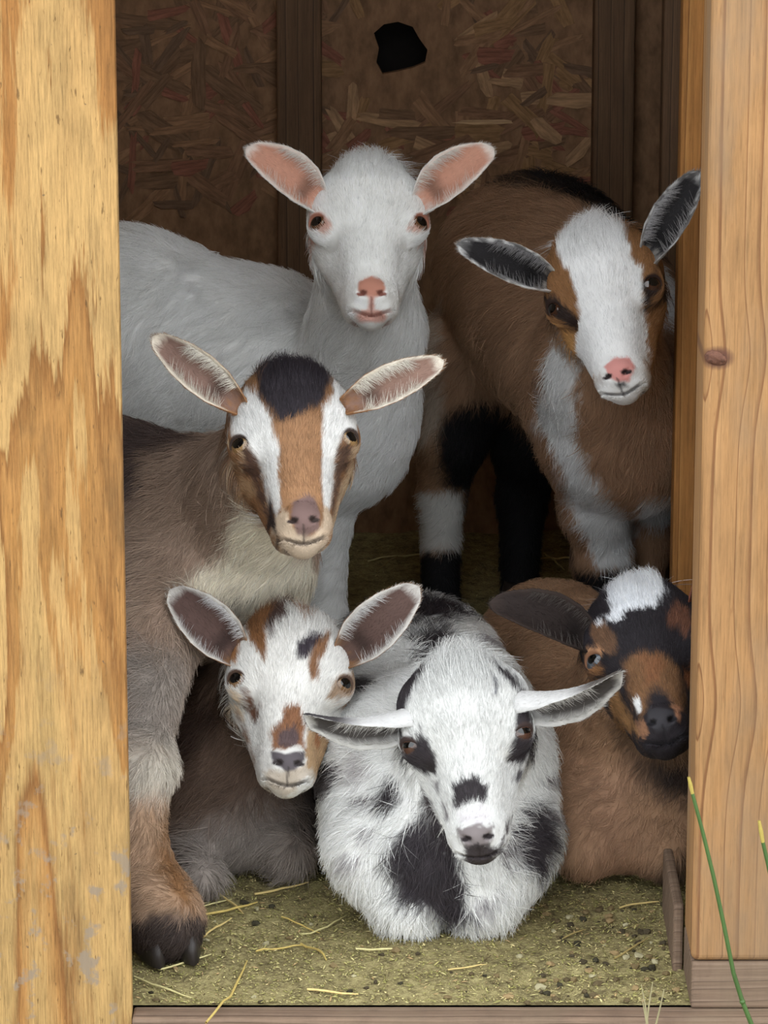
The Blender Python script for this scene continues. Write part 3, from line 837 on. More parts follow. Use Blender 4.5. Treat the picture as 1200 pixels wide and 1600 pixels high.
P = at
def spec(g, base, head_base=None, rim=(60, 45, 42), lip=(70, 55, 55), iris=(150, 110, 60), pupil=(.42, .34), sclera=None, stand=True):
    g.base = lin(base); g.head_base = None if head_base is None else lin(head_base)
    g.rim = lin(rim); g.lip = lin(lip); g.iris = lin(iris); g.pupil = pupil; g.sclera = sclera; g.stand = stand; g.fluff_side = 1
def leg(g, pts, k=.02): g.chain(pts, k)
def neck_from(g, pts, k=.03):
    """occiput of the fitted head down to the given points"""
    o = g.wld(f3(0, -.062, .015)); j = g.wld(f3(0, -.070, -.012))
    g.chain([(o, .047 * g.s)] + pts, k)
towards = lambda g, s=1.0: g.R[:, 1].astype(float)
BODY_N, FACE_N = 60000, 42000

# ---- 1: white goat standing at the back
g = Goat('white', .88); spec(g, (242, 242, 240), (244, 244, 241), rim=(176, 120, 100), lip=(190, 125, 110), iris=(110, 76, 50), pupil=(.38, .32))
g.fit_head((496, 350), (657, 350), (581, 452), .70)
neck_from(g, [(P(572, 520, .84), .052), (P(545, 620, .89), .066), (P(528, 690, .91), .078)], .05)
g.chain([(P(515, 640, .93), .092), (P(400, 575, .97), .108), (P(190, 530, 1.0), .125), (P(10, 530, 1.03), .12)])
for px, Yl in ((505, .90), (437, .96)):
    a = P(px + 5, 760, Yl); leg(g, [(a, .04), ((a[0], Yl, .22), .026), ((a[0], Yl - .01, .10), .02), ((a[0], Yl - .01, .03), .022)])
for X, Yl in ((-.40, 1.0), (-.42, 1.1)):
    leg(g, [((X, Yl, .38), .07), ((X + .02, Yl, .26), .04), ((X - .03, Yl + .01, .17), .024), ((X, Yl, .03), .022)])
z = lambda pts, c, **k: g.zface(360, 200, 2.727, pts, c, **k)
z([(545, 655), (600, 632), (655, 655), (660, 690), (625, 720), (600, 728), (570, 715), (545, 690)], (206, 146, 126), soft=.0015, jit=.001)
g.hball((0, -.004, -.1072), (.015, .02, .0042), (222, 176, 162), soft=.25)
z([(588, 715), (612, 715), (612, 775), (588, 775)], (222, 170, 156), soft=.002, jit=.001)
z([(340, 365), (400, 365), (440, 432), (400, 450), (345, 432)], (214, 176, 162)); z([(758, 432), (800, 365), (856, 365), (850, 432), (800, 450)], (214, 176, 162))
r = finish(g, 'white goat with pink ears and pink nose standing at the back', n_face=FACE_N, n_body=BODY_N, rear=(-1, .2, 0), bounds=((-.62, .55, -.0), (.14, 1.2, .70)), body_len=.02, tuft=.027)
n = towards(g)
make_ear(g, r, P(492, 318, .735), P(384, 232, .735), .049, n + f3(-.1, 0, -.15), (208, 156, 134), (236, 226, 218), (232, 230, 226), cup=.8, fl_n=260, bend=.05)
g.fluff_side = -1
make_ear(g, r, P(664, 318, .735), P(772, 232, .735), .049, n + f3(.1, 0, -.15), (208, 156, 134), (236, 226, 218), (232, 230, 226), cup=.8, fl_n=260, bend=-.05)
for X, Y in ((P(510, 760, .9)[0], .88), (P(442, 760, .96)[0], .94), (-.4, .99), (-.42, 1.09)): hoof(g, r, (X, Y, .0), (0.3, -1, 0), .027)

# ---- 2: brown goat with a white blaze standing at the back right
g = Goat('blaze'); spec(g, (162, 128, 101), (146, 106, 70), rim=(58, 44, 40), lip=(70, 60, 62), iris=(74, 48, 34), pupil=(.36, .28))
g.fit_head((866, 484), (1020, 444), (962, 580), .60)
neck_from(g, [(P(935, 560, .76), .066), (P(960, 660, .84), .09)])
g.chain([(P(940, 560, .90), .112), (P(885, 485, 1.05), .12), (P(838, 428, 1.2), .122)])
g.el(P(985, 700, .86), (.078, .07, .075))
a = P(925, 700, .86)
leg(g, [(a, .05), (P(930, 790, .88), .037), (P(942, 880, .90), .031), (P(945, 930, .92), .026), (np.array([.25, .93, .03]), .023)])
leg(g, [(P(1000, 740, .95), .045), (P(1000, 850, .97), .03), (np.array([.30, .98, .03]), .022)])
leg(g, [(P(735, 560, 1.2), .07), (P(705, 680, 1.2), .042), (P(690, 780, 1.22), .026), (np.array([.07, 1.2, .03]), .023)])
leg(g, [(P(850, 560, 1.25), .07), (P(830, 690, 1.26), .045), (P(815, 780, 1.28), .028), (np.array([.17, 1.26, .03]), .023)])
z = lambda pts, c, **k: g.zface(680, 230, 2.727, pts, c, **k)
z([(555, 350), (640, 335), (720, 315), (800, 370), (835, 430), (835, 490), (880, 520), (890, 600), (885, 700), (900, 800), (895, 930), (880, 1010), (870, 1070), (780, 1110), (700, 1070), (650, 1000), (610, 900), (605, 800), (620, 740), (610, 640), (570, 540), (525, 470)], (240, 240, 240))
g.hball((0, -.012, -.096), (.032, .034, .020), (232, 231, 230))
z([(465, 640), (510, 640), (560, 680), (615, 740), (605, 785), (560, 750), (520, 730), (470, 720)], (52, 40, 36)); z([(885, 590), (920, 545), (970, 545), (970, 610), (930, 640), (895, 700), (885, 640)], (52, 40, 36))
z([(540, 780), (600, 800), (610, 900), (600, 920), (560, 850)], (196, 150, 96))
z([(720, 935), (760, 900), (830, 900), (852, 940), (825, 1000), (780, 1003), (745, 985)], (218, 152, 146), soft=.0015, jit=.001)
z([(765, 1010), (800, 1000), (830, 1022), (860, 1040), (800, 1075), (765, 1062), (790, 1040)], (52, 50, 54), soft=.0015, jit=.001)
g.hball((0, -.022, -.108), (.024, .03, .012), (236, 234, 232))
g.body([(760, 285), (830, 246), (900, 258), (960, 295), (1005, 340), (1030, 400), (960, 365), (900, 315), (840, 288)], (26, 24, 26), 1.0, soft=.008)
g.body([(868, 535), (905, 575), (900, 640), (908, 700), (935, 760), (990, 800), (990, 890), (930, 893), (885, 770), (868, 700), (842, 660), (850, 600)], (222, 222, 222), .85, soft=.006, y1=.97)
g.body([(690, 650), (740, 618), (800, 640), (850, 690), (890, 760), (880, 1000), (722, 1000), (718, 770), (690, 760)], (24, 23, 26), 1.1, soft=.01, y0=.88)
g.body([(655, 768), (724, 768), (720, 860), (650, 866)], (206, 204, 200), 1.2, soft=.006, y0=1.05)
g.body([(640, 862), (730, 860), (730, 1150), (640, 1150)], (26, 25, 28), 1.2, soft=.006, y0=1.05)
g.body([(900, 892), (1000, 885), (1020, 1150), (880, 1150)], (30, 29, 32), .85, soft=.006, y1=1.0)
g.body([(655, 470), (688, 470), (690, 640), (660, 700)], (190, 176, 160), 1.2, soft=.01, y0=1.05)
g.body([(1000, 785), (1060, 775), (1060, 820), (1000, 820)], (214, 212, 210), .85, soft=.006, y1=.95)
g.body([(1020, 380), (1060, 380), (1060, 500), (1035, 510)], (226, 226, 226), .8, soft=.006, y1=.98)
r = finish(g, 'brown goat with white blaze and black back stripe standing at the back', n_face=FACE_N, n_body=BODY_N, rear=(-.4, 1, 0), bounds=((-.02, .48, -.0), (.42, 1.42, .66)), body_len=.022)
n = towards(g)
make_ear(g, r, P(852, 440, .64), P(712, 382, .62), .042, n + f3(-.2, 0, .1), (42, 40, 42), (120, 118, 118), (196, 188, 180), cup=.85, spots=(225, 225, 225), fluff=(150, 148, 150), fl_n=300)
g.fluff_side = -1
make_ear(g, r, P(1018, 398, .64), P(1094, 268, .655), .042, n + f3(.2, 0, .1), (42, 40, 42), (110, 108, 108), (150, 146, 142), cup=.85, spots=(200, 200, 200), fluff=(170, 168, 170), fl_n=400)
for X, Y in ((.25, .91), (.30, .96), (.07, 1.18), (.17, 1.24)): hoof(g, r, (X, Y, 0), (.2, -1, 0), .027)

# ---- 3: tan goat with a black forelock standing at the left
g = Goat('forelock'); spec(g, (160, 137, 120), (134, 98, 68), rim=(70, 58, 54), lip=(80, 66, 62), iris=(146, 116, 78), pupil=(.38, .30))
g.fit_head((374, 697), (547, 687), (474, 806), .20)
neck_from(g, [(P(415, 765, .33), .062), (P(345, 830, .40), .092)])
g.chain([(P(300, 860, .42), .112), (P(160, 850, .5), .125), (P(-40, 850, .6), .125), (P(-120, 850, .62), .12)])
g.el(P(378, 875, .42), (.066, .064, .068))
leg(g, [(P(240, 940, .33), .066), (P(212, 1080, .22), .038), (P(214, 1205, .15), .031), (P(205, 1290, .13), .027), (P(220, 1370, .12), .029), (P(250, 1425, .10), .034), (P(262, 1448, .095), .032)], .025)
leg(g, [(P(240, 980, .45), .05), ((-.29, .44, .20), .036), ((-.295, .43, .12), .026), ((-.295, .42, .03), .024)])
for X, Y in ((-.46, .56), (-.47, .7)): leg(g, [((X, Y, .30), .075), ((X + .03, Y, .2), .045), ((X - .02, Y, .14), .026), ((X, Y, .03), .023)])
z = lambda pts, c, **k: g.zface(220, 500, 2.449, pts, c, **k)
z([(380, 600), (440, 620), (500, 770), (480, 830), (420, 760), (380, 680)], (166, 134, 102)); z([(800, 500), (830, 470), (800, 640), (740, 790), (725, 760), (760, 640)], (176, 152, 124))
z([(340, 470), (400, 500), (400, 580), (360, 560)], (214, 190, 160))
z([(345, 340), (400, 285), (440, 290), (500, 380), (540, 470), (548, 600), (545, 700), (520, 760), (490, 700), (472, 620), (455, 560), (420, 500), (385, 455), (340, 440)], (222, 221, 219))
z([(735, 235), (790, 285), (830, 365), (845, 425), (800, 430), (760, 470), (745, 530), (740, 640), (720, 735), (700, 720), (688, 620), (690, 520), (685, 420), (700, 340), (735, 290)], (222, 221, 219))
z([(500, 400), (600, 365), (690, 360), (690, 520), (686, 640), (705, 750), (600, 690), (540, 730), (530, 620), (530, 500)], (156, 118, 86))
z([(440, 225), (500, 165), (590, 130), (690, 155), (730, 235), (700, 310), (640, 355), (600, 375), (540, 400), (500, 365), (455, 300)], (48, 43, 48), soft=.003, jit=.004)
z([(395, 495), (440, 515), (460, 580), (480, 680), (515, 765), (490, 775), (460, 700), (430, 600), (395, 585)], (84, 62, 52)); z([(748, 490), (800, 478), (790, 560), (760, 620), (742, 720), (728, 765), (730, 680), (740, 580)], (92, 70, 58))
z([(510, 765), (545, 725), (580, 780), (600, 820), (640, 840), (690, 790), (700, 715), (732, 750), (738, 800), (705, 880), (640, 930), (550, 905), (495, 830)], (192, 172, 150))
z([(585, 690), (640, 672), (670, 690), (690, 745), (682, 800), (640, 838), (600, 820), (572, 765)], (116, 94, 90), soft=.002, jit=.0015)
z([(483, 800), (510, 805), (540, 852), (520, 855), (488, 832)], (50, 40, 38), soft=.0015, jit=.001)
g.hball((0, -.022, -.108), (.024, .03, .010), (196, 178, 158))
g.body([(352, 850), (378, 790), (400, 750), (470, 840), (500, 870), (490, 965), (330, 968), (285, 918), (294, 892), (335, 880)], (230, 221, 202), .36, soft=.008, y1=.5)
g.body([(185, 655), (260, 655), (335, 675), (310, 695), (240, 712), (222, 780), (185, 760)], (84, 70, 66), .45, soft=.012)
g.body([(395, 930), (350, 1000), (300, 985), (360, 930)], (70, 60, 55), .4, soft=.015)
g.body([(190, 800), (215, 800), (225, 950), (190, 1000)], (168, 146, 128), .4, soft=.02)
g.body([(190, 1010), (300, 1010), (280, 1170), (190, 1170)], (146, 136, 128), .2, soft=.03, y1=.32)
g.body([(190, 1165), (290, 1165), (290, 1245), (190, 1260)], (196, 189, 177), .15, soft=.03, y1=.3)
g.body([(190, 1250), (290, 1240), (330, 1430), (190, 1450)], (156, 128, 104), .12, soft=.02, y1=.3)
g.body([(255, 1270), (275, 1270), (265, 1320), (300, 1400), (320, 1440), (270, 1400), (250, 1320)], (120, 86, 56), .12, soft=.01, y1=.3)
g.body([(190, 1435), (330, 1420), (330, 1520), (190, 1520)], (58, 48, 44), .11, soft=.008, y1=.3)
r = finish(g, 'tan goat with a black forelock and white face stripes standing by the plywood', n_face=FACE_N, n_body=BODY_N, rear=(-1, .3, 0), bounds=((-.62, .02, -.0), (.08, .84, .60)), body_len=.022)
n = towards(g)
make_ear(g, r, P(364, 628, .235), P(238, 526, .24), .040, n + f3(-.2, 0, -.2), (128, 102, 92), (216, 206, 190), (150, 108, 74), cup=.85, fl_n=420, fluff=(214, 208, 196))
g.fluff_side = -1
make_ear(g, r, P(552, 630, .235), P(694, 564, .235), .038, n + f3(.2, 0, -.2), (140, 112, 100), (218, 210, 196), (150, 108, 74), cup=.85, fl_n=420, fluff=(222, 216, 204))
hoof(g, r, P(262, 1478, .10) * [1, 1, 0] + [0, 0, .002], (.25, -1, 0), .036)
for X, Y in ((-.295, .40), (-.46, .54), (-.47, .68)): hoof(g, r, (X, Y, 0), (.3, -1, 0), .026)

# ---- 4: patch-faced goat lying at the left
g = Goat('patch', .95); spec(g, (104, 84, 71), (222, 220, 216), rim=(96, 76, 66), lip=(82, 74, 74), iris=(128, 98, 68), pupil=(.38, .31), stand=False)
g.fit_head((369, 1063), (538, 1071), (451, 1186), .22)
neck_from(g, [((-.122, .345, .185), .049), ((-.152, .40, .125), .076)])
g.chain([((-.160, .39, .10), .090), ((-.170, .52, .103), .095), ((-.172, .66, .103), .093)])
g.el((-.16, .34, .055), (.075, .06, .05))
leg(g, [((-.20, .40, .06), .04), ((-.20, .31, .035), .026), ((-.186, .25, .022), .02)])
leg(g, [((-.11, .40, .06), .036), ((-.10, .30, .035), .026)])
leg(g, [((-.20, .62, .07), .055), ((-.22, .52, .04), .03)])
z = lambda pts, c, **k: g.zface(240, 890, 2.727, pts, c, **k)
OR, DK = (136, 99, 72), (62, 55, 62)
z([(430, 205), (520, 165), (560, 195), (505, 240), (485, 290), (472, 395), (440, 345), (405, 300), (395, 240)], (132, 92, 60)); z([(490, 210), (545, 180), (580, 220), (520, 270), (490, 300)], (86, 66, 60))
z([(630, 200), (690, 190), (680, 240), (640, 240)], (150, 116, 90))
z([(605, 315), (680, 285), (742, 295), (690, 345), (650, 380), (612, 375)], DK); z([(690, 320), (748, 285), (738, 345), (702, 395), (692, 475), (665, 475), (652, 410)], OR)
z([(315, 330), (372, 285), (355, 400), (318, 405)], (170, 124, 84)); z([(795, 290), (855, 320), (870, 400), (830, 375), (812, 335)], (176, 124, 84))
z([(735, 545), (790, 450), (860, 455), (862, 515), (830, 545), (760, 560)], (168, 144, 122))
z([(330, 520), (380, 540), (390, 650), (345, 600)], (226, 206, 180)); z([(380, 515), (420, 535), (452, 610), (447, 655), (425, 655), (400, 590)], (112, 80, 64))
z([(355, 690), (400, 740), (432, 800), (428, 845), (385, 810), (360, 760)], OR)
z([(650, 680), (700, 670), (795, 700), (785, 790), (740, 850), (680, 880), (640, 860), (650, 780)], (176, 146, 112)); z([(740, 750), (795, 700), (790, 780), (735, 840)], (144, 100, 66)); z([(690, 690), (712, 690), (700, 760), (685, 755)], (150, 100, 66))
z([(560, 588), (620, 586), (642, 650), (645, 765), (600, 745), (560, 765), (508, 765), (498, 700), (542, 660)], (138, 97, 70)); z([(548, 690), (600, 668), (624, 720), (600, 755), (540, 755), (525, 722)], (92, 76, 76))
z([(470, 860), (560, 850), (680, 850), (690, 900), (560, 985), (480, 920)], (196, 184, 170))
z([(500, 775), (560, 785), (640, 775), (645, 812), (605, 852), (565, 864), (508, 825)], (92, 86, 90), soft=.0015, jit=.001)
g.body([(300, 1290), (480, 1240), (500, 1420), (240, 1420), (250, 1340)], (140, 130, 123), .33, soft=.03, jit=.02)
g.body([(240, 1090), (330, 1060), (350, 1130), (290, 1200), (240, 1190)], (62, 46, 38), .35, soft=.02, jit=.02)
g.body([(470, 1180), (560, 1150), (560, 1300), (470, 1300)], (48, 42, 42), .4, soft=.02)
g.body([(262, 1355), (292, 1355), (292, 1400), (258, 1400)], (232, 230, 228), .27, soft=.006, y1=.33)
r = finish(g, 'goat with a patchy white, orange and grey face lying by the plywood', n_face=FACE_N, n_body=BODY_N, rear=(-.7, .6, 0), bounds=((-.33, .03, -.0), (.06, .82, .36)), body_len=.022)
n = towards(g)
make_ear(g, r, P(366, 1022, .26), P(264, 922, .265), .052, n + f3(-.1, 0, -.1), (88, 68, 63), (200, 196, 190), (140, 104, 74), cup=.75, fl_n=260, fluff=(206, 204, 204), hair_len=.01)
g.fluff_side = -1
make_ear(g, r, P(546, 1020, .26), P(656, 916, .255), .052, n + f3(.1, 0, -.1), (92, 72, 66), (204, 200, 194), (140, 104, 74), cup=.75, fl_n=260, fluff=(214, 212, 210), hair_len=.01)

# ---- 5: black-and-white spotted goat lying in front
g = Goat('spotted', .95, .72); spec(g, (236, 236, 234), (208, 208, 206), rim=(64, 52, 50), lip=(62, 54, 56), iris=(78, 54, 44), pupil=(.42, .16), stand=False)
BK = (52, 47, 50)
g.fit_head((640, 1166), (818, 1144), (745, 1304), .08)
neck_from(g, [(P(725, 1160, .24), .072), ((.060, .26, .13), .108)])
g.chain([((.055, .245, .117), .117), ((.044, .39, .126), .109), ((.032, .55, .128), .100)])
g.el((.057, .19, .075), (.113, .075, .074))
for s in (-1, 1):
    leg(g, [((.06 + s * .075, .26, .06), .045), ((.06 + s * .035, .155, .034), .03), ((.06 + s * .02, .24, .02), .022)])
    leg(g, [((.025 + s * .06, .55, .065), .048), ((.035 + s * .078, .43, .04), .033)])
z = lambda pts, c, **k: g.zface(460, 980, 2.264, pts, c, **k)
z([(440, 350), (472, 400), (492, 450), (510, 500), (505, 535), (440, 515), (400, 475), (380, 435), (372, 390), (420, 385), (440, 400)], BK); z([(385, 195), (440, 175), (475, 185), (430, 232), (402, 262), (388, 330), (375, 395), (355, 330), (360, 270)], BK)
z([(715, 165), (770, 165), (815, 230), (848, 320), (842, 400), (825, 465), (800, 495), (752, 478), (755, 440), (790, 380), (780, 330), (800, 290), (790, 230), (750, 200)], BK)
z([(700, 195), (715, 200), (720, 245), (708, 240)], (90, 90, 96)); z([(790, 515), (800, 520), (790, 560), (775, 550)], (80, 76, 80)); z([(500, 555), (515, 560), (512, 590), (503, 585)], (120, 116, 118))
z([(562, 570), (600, 538), (650, 532), (678, 570), (684, 618), (630, 620), (568, 652)], BK)
z([(570, 660), (660, 640), (690, 680), (650, 700), (590, 690)], (196, 192, 194), jit=.006)
z([(575, 715), (640, 695), (705, 705), (695, 765), (640, 795), (600, 775)], (118, 110, 110)); z([(600, 778), (690, 768), (728, 798), (705, 850), (650, 872), (620, 845)], (62, 56, 58))
z([(745, 715), (772, 685), (768, 730), (742, 795), (726, 795)], (58, 50, 52)); z([(448, 565), (480, 615), (512, 685), (490, 675), (452, 610)], (58, 50, 52)); z([(525, 630), (540, 640), (550, 690), (540, 690)], (110, 104, 106))
def spot(x, y, rx, ry, col=BK, Y=.2, **k):
    k = dict(dict(soft=.005, jit=.005), **k)
    g.body([(x + rx * math.cos(a) * (1 + .2 * math.sin(3 * a + x)), y + ry * math.sin(a)) for a in np.linspace(0, 2 * math.pi, 10, endpoint=False)], col, Y, **k)
b = lambda pts, col=BK, Y=.2, **k: g.body(pts, col, Y, **k)
b([(530, 965), (600, 935), (640, 925), (700, 935), (740, 962), (700, 975), (640, 980), (560, 992)], (44, 38, 42), .5, y0=.38)
b([(648, 1000), (690, 982), (712, 1012), (690, 1040), (655, 1045)], BK, .35, y0=.28)
b([(600, 1335), (640, 1288), (665, 1275), (690, 1320), (725, 1380), (745, 1440), (690, 1440), (625, 1395)], (58, 53, 57), .12); b([(660, 1250), (690, 1260), (720, 1340), (700, 1360), (672, 1300)], (52, 46, 50), .15)
b([(795, 1300), (825, 1255), (845, 1250), (868, 1310), (850, 1375), (812, 1345)], (58, 53, 57), .14); b([(780, 1460), (850, 1425), (870, 1440), (800, 1485)], (60, 55, 58), .13); b([(735, 1400), (780, 1390), (770, 1430), (740, 1430)], (150, 146, 148), .12)
spot(610, 1238, 18, 26, BK, .15); spot(575, 1252, 14, 10, (120, 114, 116), .15); spot(505, 1215, 28, 30, (92, 86, 88), .2); spot(560, 1200, 16, 22, (196, 192, 192), .2); spot(575, 1300, 18, 10, (150, 146, 148), .14); spot(548, 1345, 22, 10, (176, 172, 174), .14)
spot(860, 1215, 16, 10, (150, 144, 146), .2); spot(870, 1270, 20, 12, (140, 134, 136), .2); spot(570, 1070, 30, 12, (90, 84, 86), .35, y0=.28); spot(750, 1005, 22, 10, (170, 166, 168), .4, y0=.28); spot(790, 1330, 10, 24, (110, 104, 106), .14)
r = finish(g, 'white goat with black spots lying in front with ears held sideways', n_face=FACE_N, n_body=BODY_N, rear=(0, .8, 0), bounds=((-.16, .0, -.0), (.24, .74, .34)), body_len=.022)
n = towards(g)
make_ear(g, r, P(632, 1106, .125), P(474, 1112, .11), .050, f3(-.15, -.55, -.5), (74, 70, 68), (200, 198, 194), (196, 195, 194), cup=.95, fl_n=300, fluff=(200, 198, 194), backside=(70, 66, 68), bend=-.04, tip_w=.56, base_w=.72)
g.fluff_side = -1
make_ear(g, r, P(822, 1080, .125), P(972, 1044, .11), .052, f3(.15, -.55, -.5), (74, 70, 68), (200, 198, 194), (196, 195, 194), cup=.95, fl_n=300, fluff=(200, 198, 194), backside=(90, 84, 80), bend=.04, tip_w=.56, base_w=.72)

# ---- 6: brown goat with a dark face lying at the right
g = Goat('darkface', 1.0, .85); spec(g, (164, 130, 102), (44, 40, 44), rim=(140, 100, 76), lip=(48, 46, 50), iris=(84, 92, 100), pupil=(.34, .28), stand=False)
g.fit_head((928, 1034), (1092, 1002), (1033, 1120), .24)
neck_from(g, [(P(1010, 1090, .34), .07), ((.262, .38, .135), .088)])
g.chain([((.266, .39, .108), .100), ((.242, .56, .106), .096), ((.19, .77, .092), .088)])
g.el((.256, .335, .065), (.098, .065, .065))
leg(g, [((.20, .38, .06), .04), ((.205, .30, .035), .03)]); leg(g, [((.32, .38, .06), .04), ((.29, .29, .035), .03)])
leg(g, [((.13, .75, .07), .05), ((.15, .64, .04), .03)])
z = lambda pts, c, **k: g.zface(740, 880, 3.243, pts, c, **k)
TN = (132, 97, 68)
z([(595, 320), (660, 290), (725, 380), (735, 450), (690, 475), (640, 450), (600, 400)], (112, 84, 64)); z([(980, 280), (1030, 200), (1085, 235), (1115, 320), (1070, 385), (1040, 330), (990, 335)], (112, 76, 60)); z([(1060, 540), (1110, 500), (1115, 600), (1080, 640)], (130, 84, 56))
z([(660, 105), (760, 140), (820, 80), (920, 70), (990, 170), (940, 212), (860, 232), (780, 242), (730, 305), (635, 305), (700, 245), (690, 180)], (230, 232, 236), jit=.006)
z([(765, 510), (860, 460), (960, 470), (1040, 555), (1066, 640), (1056, 745), (1010, 725), (985, 670), (930, 640), (880, 680), (870, 745), (850, 790), (815, 725), (785, 640)], TN, soft=.005); z([(840, 480), (960, 480), (940, 620), (880, 620)], (140, 96, 66), soft=.006, jit=.006)
z([(555, 475), (600, 425), (650, 440), (650, 480), (600, 490)], (186, 140, 104)); z([(570, 515), (660, 530), (670, 600), (600, 560)], (150, 108, 72))
z([(675, 640), (740, 655), (800, 780), (840, 870), (780, 840), (700, 745)], (142, 106, 70)); z([(810, 695), (847, 685), (850, 755), (830, 765)], (236, 236, 236), soft=.0015, jit=.001)
z([(820, 800), (870, 800), (890, 860), (860, 890)], (150, 110, 84)); z([(995, 690), (1050, 740), (1040, 790), (1020, 740)], (180, 130, 100))
z([(880, 740), (940, 730), (1015, 750), (1020, 810), (975, 855), (920, 855), (880, 810)], (62, 60, 64), soft=.0015, jit=.001)
g.body([(960, 1110), (1000, 1170), (1100, 1180), (1100, 1260), (1000, 1220)], (60, 50, 46), .33, soft=.02)
g.body([(1000, 1370), (1080, 1340), (1090, 1420), (1000, 1420)], (70, 58, 50), .3, soft=.02)
g.body([(900, 1180), (990, 1200), (1000, 1380), (930, 1400)], (168, 132, 106), .3, soft=.03)
r = finish(g, 'brown goat with a black and tan face lying behind the upright post', n_face=FACE_N, n_body=BODY_N, rear=(-.3, 1, 0), bounds=((.03, .05, -.0), (.40, .86, .38)), body_len=.014)
n = towards(g)
make_ear(g, r, P(918, 1012, .28), P(762, 944, .27), .050, n + f3(-.25, 0, .1), (44, 36, 34), (58, 48, 44), (50, 42, 40), cup=.75, fl_n=150, fluff=(90, 84, 80), bend=.05)
g.fluff_side = -1
make_ear(g, r, P(1088, 962, .29), P(1150, 900, .33), .046, n + f3(.25, 0, .1), (70, 50, 44), (110, 70, 56), (120, 72, 56), cup=.75, fl_n=100, fluff=(90, 84, 80))

# ------------------------------------------------------------------ hay dust, clods, straws, grass
def floor_z(x, y):
    q = np.stack([np.atleast_1d(x), np.atleast_1d(y), 0 * np.atleast_1d(x)], 1).astype(float)
    return smooth(-.028, -.012, q[:, 1]) * (.006 * vnoise(q, 9, 1) + .004 * vnoise(q, 28, 2) + .0018 * vnoise(q, 80, 3) - .004)
n = 16000
x = rng.uniform(-.27, .33, n); y = np.where(rng.random(n) < .8, rng.uniform(-.029, .34, n), rng.uniform(.3, 1.6, n))
z0 = floor_z(x, y)
ln = .0010 + .0075 * rng.random(n) ** 4; wd = .0003 + .0008 * rng.random(n) ** 1.5; an = rng.uniform(0, math.pi, n); ti = rng.normal(0, .25, n)
d = np.stack([np.cos(an) * np.cos(ti), np.sin(an) * np.cos(ti), np.sin(ti)], 1); s_ = np.stack([-np.sin(an), np.cos(an), 0 * an], 1)
c0 = np.stack([x, y, z0 + .0012 + np.abs(np.sin(ti)) * ln * .5], 1)
up_ = np.array([0, 0, 1.0])
V = np.stack([c0 - d * ln[:, None] * .5 - s_ * wd[:, None], c0 + d * ln[:, None] * .5 - s_ * wd[:, None] * .6, c0 + d * ln[:, None] * .5 + s_ * wd[:, None] * .6,
              c0 - d * ln[:, None] * .5 + s_ * wd[:, None], c0 + up_ * wd[:, None] * .9], 1).reshape(-1, 3)
k = np.arange(n)[:, None] * 5
F = np.concatenate([k + np.array([[a, b, 4]]) for a, b in ((0, 1), (1, 2), (2, 3), (3, 0))] + [k + np.array([[0, 2, 1]]), k + np.array([[0, 3, 2]])])
me = mesh_np('hay_litter', V, F)
pal = lin(np.array([(172, 164, 106), (196, 186, 130), (150, 146, 88), (124, 116, 74), (206, 190, 138), (98, 84, 60), (178, 150, 108)]))
cc = pal[rng.choice(7, n, p=[.26, .2, .2, .12, .1, .07, .05])] * (.75 + .5 * rng.random((n, 1)))
set_coat(me, np.repeat(np.clip(cc, 0, .9), 5, 0))
M_lit = mat_attr('hay_bits', .9, .1)
tag(link('hay_litter', me, M_lit), 'crumbled green and yellow hay bits strewn over the shed floor', 'hay', kind='stuff')
# clods of trodden earth
bm = bmesh.new(); cols = []
for i in range(150):
    px, py = random.choice([(random.uniform(840, 1060), random.uniform(1400, 1560)), (random.uniform(215, 1060), random.uniform(1400, 1570))])
    p = on_floor(px, py); r = random.uniform(.0015, .0048)
    m = Matrix.Translation((p[0], p[1], float(floor_z(p[0], p[1])[0]) + r * .4)) @ Matrix.Rotation(random.uniform(0, 6), 4, 'Z') @ Matrix.Diagonal((random.uniform(.8, 1.6), 1, random.uniform(.5, .8), 1))
    vs = bmesh.ops.create_icosphere(bm, subdivisions=1, radius=r, matrix=m)['verts']
    for v in vs: v.co += Vector((random.gauss(0, r * .12), random.gauss(0, r * .12), random.gauss(0, r * .12)))
    cl = lin(random.choice([(70, 62, 48), (92, 80, 58), (120, 104, 74), (150, 128, 92), (60, 56, 44), (168, 160, 128)]))
    cols += [cl] * len(vs)
me = bpy.data.meshes.new('clods'); bm.to_mesh(me); bm.free(); set_coat(me, np.array(cols))
tag(link('earth_clods', me, M_lit), 'crumbs of dry earth and dung on the shed floor', 'crumbs', kind='stuff')

def tube(name, pts, rads, mat, parent=None, sides=6):
    pts = np.array(pts, float); V, F = [], []
    for i, p in enumerate(pts):
        t_ = pts[min(i + 1, len(pts) - 1)] - pts[max(i - 1, 0)]; t_ /= np.linalg.norm(t_)
        a = np.cross(t_, [.3, .2, .9] if abs(t_[2]) < .8 else [1, .1, 0]); a /= np.linalg.norm(a); b = np.cross(t_, a)
        for k in range(sides):
            th = 2 * math.pi * k / sides; V.append(p + (a * math.cos(th) + b * math.sin(th)) * rads[i])
    for i in range(len(pts) - 1):
        for k in range(sides): F.append((i * sides + k, i * sides + (k + 1) % sides, (i + 1) * sides + (k + 1) % sides, (i + 1) * sides + k))
    return link(name, mesh_np(name, V, F), mat, parent)
M_straw = [mat_plain('straw', c, .6, .35, .3, (300, 300, 60)) for c in ((214, 190, 126), (196, 172, 100), (170, 150, 96), (206, 196, 140))]
